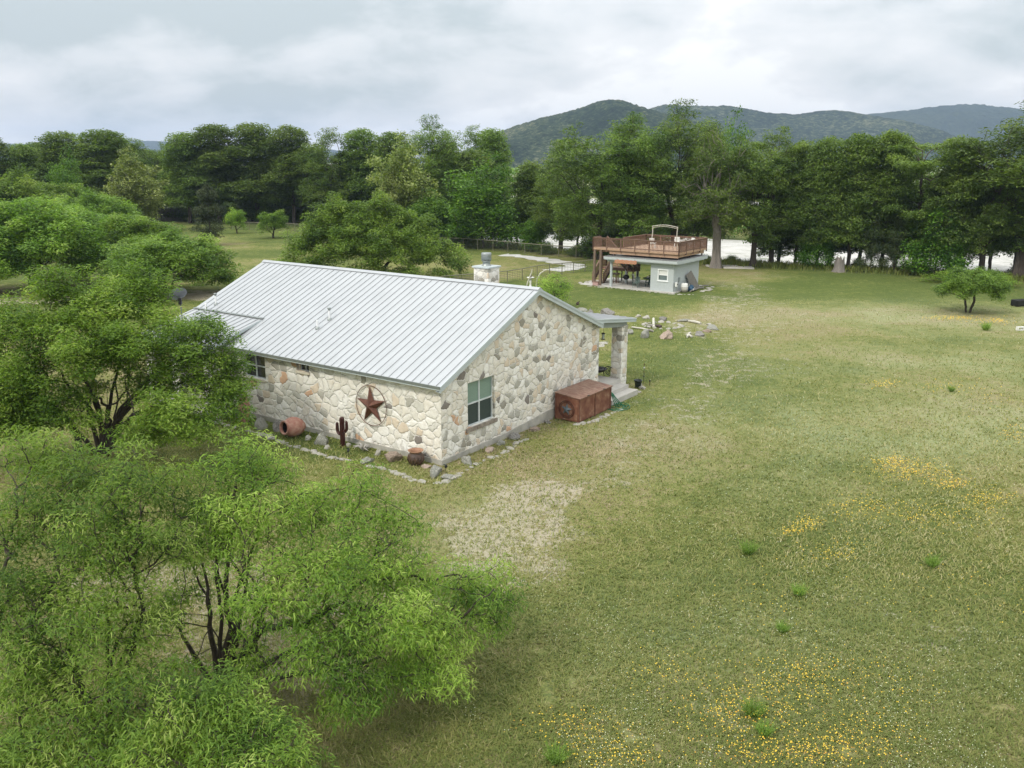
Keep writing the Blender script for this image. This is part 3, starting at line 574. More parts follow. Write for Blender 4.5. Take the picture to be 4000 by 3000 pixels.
# side porch on the right
PZ = .65
mb = MB(); mb.bb(12.14, 14.14, -.17, 9.5, -.3, PZ); mb.bb(11.6, 12.14, -.17, -.06, -.3, PZ-.004); mb.build('porch_floor', MT['concrete'], house, bevel=.012)
mb = MB(); mb.bb(11.35, 14.03, -.69, -.172, -.3, .46); mb.bb(11.35, 14.08, -1.2, -.692, -.3, .265); mb.build('steps', MT['concrete'], house, bevel=.012)
def colm(a0, a1, b0, b1, zt):
    return MB().bb(a0, a1, b0, b1, -.2, zt).build('column', MT['col'], house)
colm(14.25, 14.90, -.08, .50, 3.36); colm(14.25, 14.9, 4.2, 4.8, 3.36); colm(14.25, 14.9, 8.6, 9.2, 3.36)
def pz(a): return 4.16+.02-(a-11.24)*(4.16-3.64)/(15.42-11.24)
PB1 = 9.6
pr = slope_slab(15.42, pz(15.42), 11.1, pz(11.1), B0, PB1, .05).build('porch_roof', MT['roof'], house)
ribs(15.42, pz(15.42), 11.2, pz(11.2), [B0+.19+.406*k for k in range(24)]).build('seams', MT['rib'], pr)
mb = MB()
for t0, t1, o in ((.0, .07, 0), (.07, .2, .025)):
    a0, a1 = 11.3, 15.44; P = [(a0, B0-.045+o, pz(a0)-t0-.003), (a1, B0-.045+o, pz(a1)-t0-.003), (a1, B0-.045+o, pz(a1)-t1), (a0, B0-.045+o, pz(a0)-t1)]; mb.add(P+[(x, B0-.004, z) for x, y, z in P], [(0, 1, 2, 3), (3, 2, 6, 7), (0, 4, 5, 1), (1, 5, 6, 2)])
mb.bb(15.42, 15.45, B0-.02, PB1, pz(15.42)-.2, pz(15.42)-.01); mb.build('fascia', MT['fascia'], pr)
P = [(12.09, -.02, pz(12.09)-.19), (15.3, -.02, pz(15.3)-.14), (14.6, -.02, 3.32), (12.09, -.02, 3.60)]
mb = MB(); P = [(12.09, -.02, pz(12.09)-.06), (14.88, -.02, pz(14.88)-.06), (14.88, -.02, 3.24), (12.09, -.02, 3.60)]; mb.add(P+[(x, .12, z) for x, y, z in P], [(0, 1, 2, 3), (7, 6, 5, 4), (3, 2, 6, 7), (0, 4, 5, 1), (1, 5, 6, 2), (0, 3, 7, 4)]); mb.build('beam', MT['fascia2'], house)
MB().bb(14.5, 14.64, .12, PB1-.3, 3.37, 3.66).build('beam', MT['fascia2'], house)
mb = MB(); mb.add([(12.1, .13, 3.68), (15.4, .13, 3.47), (15.4, PB1, 3.47), (12.1, PB1, 3.68)], [(0, 1, 2, 3)]); mb.build('ceiling', MT['fascia2'], pr)
# ------------------------------------------------------------------ fixtures and ornaments on the house
def star_mesh(mb, r, thick, rin=.40, m=None):
    P = [(0, 0, thick)]
    for k in range(10):
        rr = r if k % 2 == 0 else r*rin; t = math.pi/2+k*math.pi/5; P.append((rr*math.cos(t), rr*math.sin(t), 0))
    P.append((0, 0, -.005)); P = [tuple(m @ Vector(q)) if m else q for q in P]
    mb.add(P, [(0, 1+k, 1+(k+1) % 10) for k in range(10)]+[(11, 1+(k+1) % 10, 1+k) for k in range(10)])
def ring_mesh(mb, r, w, n=48, m=None):
    pts = [Vector((r*math.cos(2*math.pi*k/n), r*math.sin(2*math.pi*k/n), 0)) for k in range(n+1)]
    if m: pts = [m @ p for p in pts]
    mb.tube(pts, w, 6, False)
# star on the long wall: local frame with z outwards (-a), y up
def face_matrix(nx, ny):
    z = Vector((nx, ny, 0)); y = Vector((0, 0, 1)); x = y.cross(z); return Matrix((x, y, z)).transposed()
FL_ = face_matrix(-HU[0], -HU[1]); FG_ = face_matrix(-HV[0], -HV[1])
st = empty('wall_star', W(-.06, 3.66, 1.82), 0, 'big rusty metal star inside a thin hoop on the long limestone wall', 'wall star')
mb = MB(); star_mesh(mb, .83, .20, .37, FL_ @ Matrix.Rotation(R(4), 3, 'Z')); mb.build('star', MT['rust'], st)
mb = MB(); ring_mesh(mb, .845, .014, 56, FL_); mb.build('hoop', MT['rust'], st)
# satellite dish on a mast
dp = np.array(W(-.16, 15.93, 0)); Z0 = 3.62
sd = empty('satellite_dish', tuple(dp+np.array([0, 0, Z0])), 0, 'dark grey satellite dish on a mast above the back porch roof', 'satellite dish')
MB().tube([(0, 0, 0), (0, 0, 1.0), (-.06, .06, 1.25)], .03, 8).build('mast', MT['dish'], sd)
dd = Vector((-.60, .62, .50)).normalized(); qm = dd.to_track_quat('Z', 'Y').to_matrix(); cc = Vector((-.05, .02, 1.62))
prof = [(r_, .16*(r_/.45)**2) for r_ in (0.001, .1, .2, .3, .38, .45)]; mb = MB(); mb.lathe(prof, 28, cc, qm @ Matrix.Diagonal((1.0, .78, 1)).to_3x3()); mb.lathe([(r_, z+.012) for r_, z in prof[::-1]], 28, cc, qm @ Matrix.Diagonal((1.0, .78, 1)).to_3x3()); mb.build('reflector', MT['dish'], sd)
mb = MB(); mb.box((-.03, .02, 1.36), (.14, .12, .3)); mb.tube([(0, 0, 1.3), cc-qm @ Vector((0, .25, 0)), cc+qm @ Vector((0, -.42, .12)), cc+qm @ Vector((0, -.1, .55))], .016, 6); mb.build('bracket', MT['black'], sd)
mb = MB(); e_ = cc+qm @ Vector((0, -.1, .55)); mb.tube([e_, e_-qm @ Vector((0, 0, .14))], .05, 10); mb.tube([e_+Vector((.1, 0, 0)), e_+Vector((.1, 0, 0))-qm @ Vector((0, 0, .12))], .045, 10); mb.build('receiver', MT['whitepl'], sd)
# ------------------------------------------------------------------ cabin with roof deck (local axes parallel to the house; origin at its near right corner)
CA, CB = 47.82, 12.83
KZ = 0.0
cabin = empty('patio_cabin', W(CA, CB, 0), YAW, 'small pale blue stucco cabin with a covered patio and timber roof deck', 'cabin')
mb = MB()
def cwall(us, zs, holes, to3): return wall_grid(us, zs, holes, to3, None, .12)
WC = (.62, 1.46, 1.08, 1.96)
m1 = cwall([0, 2.28], [-.1, 2.58], [WC], lambda u, z, d: (d, u, z)); m1.build('wall', MT['cabin'], cabin)
mb = MB(); mb.add([(0, 0, -.1), (5.5, 0, -.1), (5.5, 0, 2.58), (0, 0, 2.58)], [(0, 1, 2, 3)]); mb.add([(5.5, 0, -.1), (5.5, 2.28, -.1), (5.5, 2.28, 2.58), (5.5, 0, 2.58)], [(0, 1, 2, 3)]); mb.add([(0, 2.28, -.1), (5.5, 2.28, -.1), (5.5, 2.28, 2.58), (0, 2.28, 2.58)], [(0, 1, 2, 3)]); mb.build('wall', MT['cabin'], cabin)
mb = MB()
def rb(mb, y0, y1, z0, z1, x0=-.035, x1=.06): mb.bb(x0, x1, y0, y1, z0, z1)
rb(mb, .52, .62, .98, 2.06); rb(mb, 1.46, 1.56, .98, 2.06); rb(mb, .62, 1.46, 1.96, 2.06); rb(mb, .62, 1.46, .98, 1.08); rb(mb, .62, 1.46, 1.50, 1.545, .01, .07); rb(mb, .46, 1.62, .93, .98, -.06, .06)
cw = mb.build('window', MT['white'], cabin)
MB().bb(.05, .06, .62, 1.46, 1.54, 1.96).build('blind', MT['whitepl'], cw); MB().bb(.06, .07, .62, 1.46, 1.08, 1.50).build('screen', simple('grey_screen', (.16, .20, .195), (.12, .155, .15), 12, .6), cw)
MB().bb(-.35, 6.0, -.25, 9.6, -.15, .06).build('patio_slab', MT['concrete'], cabin, bevel=.02)
# roof of the cabin
RZ0, RZ1 = 2.84, 2.93
mb = MB(); mb.bb(-.48, 6.25, -.48, 6.9, 2.82, 2.90); rf = mb.build('roof', MT['cabin'], cabin)
mb = MB(); n = 78
for k in range(n):      # corrugated sheet edge and surface
    b0 = -.5+7.42*k/n; b1 = -.5+7.42*(k+1)/n; zz = (0, .028)[k % 2]; z1_ = (0, .028)[(k+1) % 2]
    mb.add([(-.54, b0, 2.915+zz), (6.3, b0, 2.915+zz), (6.3, b1, 2.915+z1_), (-.54, b1, 2.915+z1_)], [(0, 1, 2, 3)])
mb.build('corrugated_sheet', simple('corrugated_tin', (.30, .31, .31), (.38, .39, .38), 3, .5, .5), rf)
mb = MB(); mb.bb(-.51, -.482, -.51, 6.95, 2.66, 2.895); mb.bb(-.482, 6.27, -.51, -.482, 2.60, 2.895); mb.bb(-.48, -.02, -.48, 6.9, 2.60, 2.655) ; mb.bb(-.02, 5.5, -.48, -.01, 2.55, 2.59); mb.bb(-.482, 6.25, 6.92, 6.95, 2.66, 2.895); mb.build('fascia', MT['cabin'], cabin)
mb = MB(); mb.bb(-.06, .16, 2.29, 6.8, 2.40, 2.655); mb.bb(.17, 5.6, 6.35, 6.55, 2.42, 2.80); mb.bb(5.3, 5.5, 2.3, 6.3, 2.42, 2.80); mb.build('beam', MT['fascia'], cabin)
for a, b, m in ((.05, 6.4, 'cabin'), (2.9, 6.3, 'fascia'), (5.4, 4.6, 'fascia2'), (5.4, 6.4, 'fascia2')):
    MB().lathe([(.135, .05), (.125, 2.5)], 12, (a, b, 0)).build('column', MT[m], cabin)
# deck platform with railing: counted as its own carpentry on top of the cabin
DZ = 3.60
dk = MB(); dk.bb(0, 6.0, -.39, 5.9, DZ-.05, DZ); dk.bb(0, 1.35, 5.9, 8.35, DZ-.05, DZ); dkf = dk.build('deck_floor', MT['deckfloor'], cabin)
mb = MB()
for k in range(41): mb.bb(.01, 5.99, -.39+k*.153, -.39+k*.153+.008, DZ+.0005, DZ+.003)
mb.build('board_gaps', MT['darkwood'], dkf)
mb = MB(); mb.bb(-.06, -.002, -.45, 8.41, DZ-.17, DZ+.02); mb.bb(-.002, 6.06, -.45, -.392, DZ-.17, DZ+.02); mb.bb(6.002, 6.06, -.392, 5.96, DZ-.17, DZ+.02); mb.bb(0, 1.4, 8.352, 8.41, DZ-.17, DZ+.02); mb.bb(1.352, 6.0, 5.902, 5.96, DZ-.17, DZ+.02); mb.build('rim_board', MT['deckwood'], cabin)
mb = MB(); mb.bb(.10, .20, -.30, 6.6, DZ-.50, DZ-.172); mb.bb(5.7, 5.8, -.30, 6.6, DZ-.50, DZ-.172); [mb.bb(.21, 5.69, b, b+.05, DZ-.45, DZ-.175) for b in np.arange(-.30, 6., .6)]; mb.bb(.1, 5.8, 6.6, 6.68, DZ-.5, DZ-.172); mb.bb(.3, 1.2, 6.7, 8.3, DZ-.38, DZ-.172); mb.build('joists', MT['deckwood'], cabin)
[MB().bb(a, a+.1, b, b+.1, 2.94, DZ-.5).build('bearer', MT['darkwood'], cabin) for a in (.3, 2.9, 5.6) for b in (-.2, 1.4, 3., 4.6, 6.2)]
RH = .95
def rail_run(p, q, parent, z0=DZ, z1=None, bal=.13, npost=None, posts=True, mat='redwood'):
    z1 = z0 if z1 is None else z1
    p = Vector((p[0], p[1], 0)); q = Vector((q[0], q[1], 0)); d = q-p; L_ = d.length; mb = MB()
    P = lambda t, z: (p.x+d.x*t, p.y+d.y*t, z0+(z1-z0)*t+z)
    mb.beam(P(0, RH), P(1, RH), .14, .04); mb.beam(P(0, RH-.07), P(1, RH-.07), .04, .09); mb.beam(P(0, .12), P(1, .12), .04, .08)
    n = max(1, int(L_/bal))
    for k in range(n+1):
        t = k/n; x, y, z = P(t, 0); mb.bb(x-.019, x+.019, y-.019, y+.019, z+.03, z+RH-.06)
    r_ = mb.build('railing', MT[mat], parent)
    if posts:
        m = npost or max(2, int(L_/1.5)+1); mb = MB()
        for k in range(m): x, y, z = P(k/(m-1), 0); MB().bb(x-.05, x+.05, y-.05, y+.05, z-.3, z+RH-.02).build('post', MT[mat], r_)
rail_run((-.04, -.43), (-.04, 8.38), cabin, npost=7); rail_run((-.04, -.43), (6.03, -.43), cabin, npost=5); rail_run((6.03, -.43), (6.03, 5.93), cabin); rail_run((1.4, 5.93), (6.03, 5.93), cabin); rail_run((-.04, 8.38), (1.38, 8.38), cabin)
for a, b in ((-.0, 8.2), (-.0, 7.55), (1.25, 8.2)): MB().lathe([(.15, -.05), (.13, DZ-.18)], 10, (a, b, 0)).build('pole', MT['pole'], cabin)
# stairs: lower flight to a landing, upper flight back to the deck
LZ = 1.45
sl = empty('stairs', (0, 0, 0)); sl.parent = cabin
mb = MB(); mb.bb(3.0, 4.2, 5.6, 9.3, LZ-.06, LZ); mb.bb(2.96, 4.24, 5.55, 9.35, LZ-.26, LZ-.062); landing = mb.build('landing', MT['redwood'], sl)
mb = MB(); n = 8
for k in range(n): a = 1.45+k*.2; MB().bb(a, a+.28, 8.05, 9.15, (k+1)*LZ/(n+1)-.04, (k+1)*LZ/(n+1)).build('tread', MT['deckwood'], sl)
[MB().beam((1.4, b, .02), (3.0, b, LZ-.12), .05, .26).build('stringer', MT['darkwood'], sl) for b in (8.02, 9.18)]; [MB().beam((2.0+j, 5.7, LZ-.02), (2.0+j, 8.0, DZ-.15), .05, .28).build('stringer', MT['darkwood'], sl) for j in (0, .95)]
mb = MB(); n = 10
for k in range(n): b = 5.7+k*.23; z = LZ+(k+1)*(DZ-LZ)/(n+1); MB().bb(2.02, 2.93, b, b+.27, z-.04, z).build('tread', MT['redwood'], sl)
[MB().bb(a, a+.1, b, b+.1, 0, LZ-.26).build('post', MT['darkwood'], sl) for a in (3.05, 4.05) for b in (5.65, 7.4, 9.15)]
rail_run((1.45, 8.0), (3.0, 8.0), sl, .1, LZ, npost=2); rail_run((1.45, 9.2), (3.0, 9.2), sl, .1, LZ, npost=2); rail_run((4.2, 5.6), (4.2, 9.3), sl, LZ, npost=4, mat='deckwood'); rail_run((3.0, 9.3), (4.2, 9.3), sl, LZ, npost=2); rail_run((3.0, 5.58), (4.2, 5.58), sl, LZ, npost=2); rail_run((1.96, 5.7), (1.96, 8.0), sl, LZ, DZ, npost=3)
# fittings on the side wall
MB().bb(1.0, 1.22, -.14, -.005, .88, 1.30).build('breaker_box', MT['fascia2'], cabin, bevel=.01)
def K(a, b, z=0.): return W(CA+a, CB+b, z)
mt = empty('electric_meter', K(.22, -.22), YAW, 'white electric meter box on a grey conduit by the cabin corner', 'meter')
MB().bb(-.13, .13, -.08, .08, .55, .95).build('box', MT['whitepl'], mt, bevel=.015); MB().tube([(0, 0, 0), (0, 0, .55)], .035, 8).build('conduit', MT['galv'], mt); MB().tube([(.06, 0, .75), (.06, -.11, .75)], .07, 12).build('dial', MT['glass'], mt)
# hanging plank sign under the patio beam
sg = empty('plank_sign', K(-.56, 4.60, 2.52), YAW, 'long red brown carved wooden sign hanging under the patio beam', 'sign')
mb = MB(); rnd = random.Random(4); top = []; bot = []
for k in range(25): y = -1.13+2.26*k/24; top.append((y, .17+.02*math.sin(k*1.3)+(.0 if 0 < k < 24 else -.03))); bot.append((y, -.16+.015*math.sin(k*2.1)+(.0 if 0 < k < 24 else .03)))
poly = top[::-1]+bot; mb.prism([(y, z) for y, z in poly], -.03, .03, Matrix(((0, 0, 1), (1, 0, 0), (0, 1, 0)))); mb.build('board', MT['signwood'], sg)
rl = random.Random(12); mb = MB(); y = .98
while y > -1.0:      # carved letters, weathered past reading
    hgt = .13 if rl.random() < .9 else .17; w_ = rl.uniform(.05, .09)
    mb.beam((-.034, y, -.02-hgt/2), (-.034, y+rl.choice((0, 0, -.03)), -.02+hgt/2), .006, .014)
    if rl.random() < .7: mb.beam((-.034, y-w_, -.02-hgt/2), (-.034, y-w_, -.02+hgt/2), .006, .014)
    if rl.random() < .7: zq = rl.choice((-.06, 0, .05)); mb.beam((-.034, y, -.02+zq), (-.034, y-w_, -.02+zq+rl.choice((0, .03, -.05))), .006, .014)
    y -= w_+.045+(.10 if rl.random() < .14 else 0)
mb.build('carving', MT['lettering'], sg)
[MB().tube([(0, y, .16), (0, y, .30)], .008, 5).build('hanger', MT['black'], sg) for y in (-.9, .9)]
# white arched frame and white chairs on the deck
ar = empty('arched_frame', K(3.1, 2.55, DZ), YAW, 'white curved garden swing frame standing on the roof deck', 'swing frame')
mb = MB()
for y in (-1.28, 1.28): MB().tube([(-.0, y*1.06, 0), (-.03, y*1.0, .8), (0, y*.97, 1.5), (.04, y, 2.05)], .042, 8).build('leg', MT['antler'], ar)
mb = MB(); mb.tube([(0, y, 2.0+.16*math.cos(y/1.28*math.pi/2)) for y in np.linspace(-1.32, 1.32, 13)], .034, 8); mb.tube([(.0, y, 1.86+.16*math.cos(y/1.28*math.pi/2)) for y in np.linspace(-1.2, 1.2, 13)], .022, 6); mb.build('crossbar', MT['antler'], ar)
def chair(name, loc, rz, mat, label, group, h=.9):
    t = empty(name, loc, rz, label, 'chair', group)
    mb = MB(); mb.bb(-.24, .24, -.22, .24, .41, .45); mb.build('seat', mat, t, bevel=.012)
    mb = MB()
    for k in range(6): x = -.2+.08*k; mb.beam((x, .24, .45), (x*1.05, .33, h), .05, .015)
    mb.beam((-.24, .33, h-.01), (.24, .33, h-.01), .03, .06); mb.build('backrest', mat, t)
    for sx in (-1, 1):
        for sy, y in ((-1, -.2), (1, .22)): MB().beam((sx*.25, y*1.15, 0), (sx*.21, y, .42), .035, .035).build('leg', mat, t)
        mb = MB(); mb.beam((sx*.26, -.22, .64), (sx*.26, .28, .66), .05, .02); mb.beam((sx*.26, -.2, .42), (sx*.26, -.2, .64), .03, .03); mb.build('armrest', mat, t)
    return t
chair('plastic_chair', K(3.0, 3.7, DZ), YAW+R(100), MT['whitepl'], 'white plastic chair on the deck by the left foot of the arched frame', 'white chairs on the deck')
chair('plastic_chair', K(5.2, .9, DZ), YAW+R(-120), MT['whitepl'], 'white plastic chair at the far right corner of the deck', 'white chairs on the deck')
chair('plastic_chair', K(5.2, 2.2, DZ), YAW+R(-60), MT['whitepl'], 'white plastic chair by the far railing of the deck', 'white chairs on the deck')
# patio furniture
GP = 'furniture under the cabin roof'; F0 = .06
def K2(a, b): return K(a, b, F0)
tb = empty('patio_table', K2(2.6, 3.5), YAW, 'dark green round metal table under the patio roof', 'table')
MB().lathe([(.0, .70), (.78, .70), (.80, .725), (.78, .74), (.0, .74)], 30).build('tabletop', MT['darkgreen'], tb)
for k in range(4): MB().tube([(.55*math.cos(k*1.57+.7), .55*math.sin(k*1.57+.7), 0), (.4*math.cos(k*1.57+.7), .4*math.sin(k*1.57+.7), .70)], .025, 6).build('leg', MT['black'], tb)
bt = empty('bottle', K(2.3, 3.4, F0+.74), 0, 'dark bottle standing on the round green patio table', 'bottle'); MB().lathe([(.0, 0), (.06, 0), (.06, .18), (.025, .25), (.025, .32), (0, .32)], 12).build('body', MT['black'], bt); 
bx = MB().bb(-.17, .17, -.11, .11, 0, .13); o = bx.build('white_box', MT['whitepl'], None, K(2.7, 3.9, F0+.742), (0, 0, YAW+.4), .01); tag(o, 'small white container on the round green patio table', 'container')
chair('green_chair', K2(.75, 4.1), YAW+R(-90), simple('grey_green_resin', (.14, .20, .17), (.11, .16, .14), 5, .5), 'grey green slatted chair nearest the patio edge', 'patio chairs', .95)
chair('patio_chair', K2(1.6, 3.2), YAW+R(-95), MT['darkgreen'], 'dark metal chair in front of the round green table', 'patio chairs')
chair('patio_chair', K2(1.9, 2.75), YAW+R(-170), MT['black'], 'black metal chair beside the cabin wall at the green table', 'patio chairs')
chair('patio_chair', K2(3.6, 3.9), YAW+R(100), MT['black'], 'black metal chair behind the round green table', 'patio chairs')
chair('white_patio_chair', K2(3.3, 5.5), YAW+R(60), MT['whitepl'], 'white plastic chair behind the middle patio column', 'patio chairs')
chair('white_patio_chair', K2(3.7, 6.9), YAW+R(30), MT['whitepl'], 'white plastic chair in the shade beside the stair landing', 'patio chairs')
gr = empty('barbecue_grill', K2(2.1, 5.9), YAW, 'black kettle barbecue on the patio beside the middle column', 'barbecue')
MB().lathe([(.02, .45), (.2, .5), (.3, .62), (.3, .7), (.28, .82), (.15, .93), (.02, .96)], 18).build('kettle', MT['black'], gr)
for k in range(3): MB().tube([(.3*math.cos(k*2.1), .3*math.sin(k*2.1), 0), (.15*math.cos(k*2.1), .15*math.sin(k*2.1), .5)], .018, 6).build('leg', MT['black'], gr)
bs = empty('bar_table', K2(2.3, 7.1), YAW, 'tall dark bar table with a padded round top behind the left patio column', 'bar table')
MB().lathe([(0, .86), (.36, .86), (.38, .91), (.35, .97), (0, .98)], 20).build('tabletop', MT['darkwood'], bs)
for k in range(4): MB().bb(*(lambda x, y: (x-.025, x+.025, y-.025, y+.025, 0, .86))(.25*math.cos(k*1.57+.78), .25*math.sin(k*1.57+.78))).build('leg', MT['redwood'], bs)
rc = empty('camp_cooler', K2(-.18, 7.9), YAW+.2, 'small red and white cool box between the two round timber poles', 'cool box')
MB().bb(-.2, .2, -.28, .28, 0, .3).build('tub', simple('faded_pink', (.48, .30, .27), None, 5, .6), rc, bevel=.02); MB().bb(-.21, .21, -.29, .29, .303, .37).build('lid', MT['redwood'], rc, bevel=.015)
# clutter by the right wall
tk = empty('water_softener', K(1.25, -.55), YAW, 'white and beige well pump tank housing beside the cabin side wall', 'tank')
MB().lathe([(.0, .0), (.30, .0), (.32, .45), (.0, .45)], 16).build('base', simple('beige_plastic', (.42, .40, .34), None, 5, .6), tk); MB().lathe([(.33, .452), (.30, .70), (.26, .78), (0, .80)], 16).build('cover', MT['whitepl'], tk); mb = MB(); [mb.tube([(x, 0, .78), (x, 0, .92)], .03, 6) for x in (-.12, .12)]; mb.build('fittings', MT['galv'], tk)
lb = empty('leaning_door', K(3.5, -.1), YAW, 'weathered grey door panel leaning against the cabin side wall', 'door panel')
MB().beam((.1, -.62, .02), (-.85, -.14, 1.55), .06, .75).build('panel', MT['oldwood'], lb); 
tp = empty('blue_tarp', K(2.5, -.6), YAW, 'crumpled dark blue tarpaulin heaped under the leaning door panel', 'tarpaulin')
bmx = bmesh.new(); bmesh.ops.create_icosphere(bmx, subdivisions=4, radius=.5)
for v in bmx.verts: v.co = Vector((v.co.x*1.1, v.co.y*.7, max(0, v.co.z*.9)))*(1+.5*noise.noise(v.co*3.1)+.2*noise.noise(v.co*8))
me = bpy.data.meshes.new('sheet'); bmx.to_mesh(me); bmx.free(); me.materials.append(MT['tarp']); link('sheet', me, tp)
dl = empty('hand_truck', K(2.1, -.35), YAW+.2, 'black hand truck standing beside the blue tarpaulin', 'hand truck')
mb = MB(); [mb.tube([(x, -.25, .1), (x, .0, 1.0), (x*.7, .08, 1.15)], .022, 6) for x in (-.18, .18)]; [mb.beam((-.18, -.25+t*.25, .1+t*.9), (.18, -.25+t*.25, .1+t*.9), .03, .02) for t in (.2, .5, .8)]; mb.bb(-.22, .22, -.5, -.25, .03, .05); mb.build('frame', MT['black'], dl)
for x in (-.24, .24): MB().lathe([(.12, -.03), (.13, 0), (.12, .03)], 14, (x, -.2, .13), Matrix.Rotation(R(90), 3, 'Y')).build('wheel', MT['black'], dl)
for k, (a0, b0, a1, b1, m) in enumerate(((2.2, -.95, 4.6, -1.0, 'oldwood'), (1.2, -1.15, 2.9, -1.0, 'oldwood'), (2.0, -1.1, 3.6, -.55, 'antler'), (4.4, -.7, 5.9, -.9, 'oldwood'))):
    o = MB().tube([K(a0, b0, .07+.03*k), K((a0+a1)/2, (b0+b1)/2+.06, .1+.02*k), K(a1, b1, .08)], .06, 7).build('timber_pole', MT[m]); tag(o, ('long grey log lying below the leaning door', 'short grey log in front of the white tank', 'pale stick propped on the logs beside the tarpaulin', 'grey log beyond the far corner of the cabin')[k], 'log', 'logs beside the cabin')
# ------------------------------------------------------------------ rocks
def rock_mesh(name, seed, mat, sub=3, flat=1., ncut=9, rough=.12):
    rr = random.Random(seed); bm = bmesh.new(); bmesh.ops.create_icosphere(bm, subdivisions=sub, radius=1.)
    cuts = [(Vector((rr.uniform(-1, 1), rr.uniform(-1, 1), rr.uniform(-.6, 1))).normalized(), rr.uniform(.5, .85)) for _ in range(ncut)]
    off = Vector((rr.random()*50, 0, 0))
    for v in bm.verts:
        p = v.co.copy()
        for n_, d_ in cuts:
            e = p.dot(n_)-d_
            if e > 0: p -= n_*e*.9
        p *= 1+rough*2.2*noise.noise(p*1.7+off)+rough*noise.noise(p*4.5+off)
        p.z = max(p.z, -.45)*flat; v.co = p
    zmin = min(v.co.z for v in bm.verts)
    for v in bm.verts: v.co.z -= zmin*.7
    me = bpy.data.meshes.new(name); bm.to_mesh(me); bm.free(); me.materials.append(mat); return me
def rock(name, xy, size, mat, seed, label, cat='rock', group=None, rz=None, z=0., flat=1., rough=.12, sub=3):
    me = rock_mesh(name, seed, RK[mat], sub, flat, rough=rough); o = link(name, me, None, (xy[0], xy[1], float(ghz(xy[0], xy[1]))+z-.02), (0, 0, seed*1.3 if rz is None else rz)); o.scale = size
    return tag(o, label, cat, group)
def px(x, y, z=0.): p = gz(x, y, z); return (p[0], p[1])
BG = 'boulders and rocks around the yard'
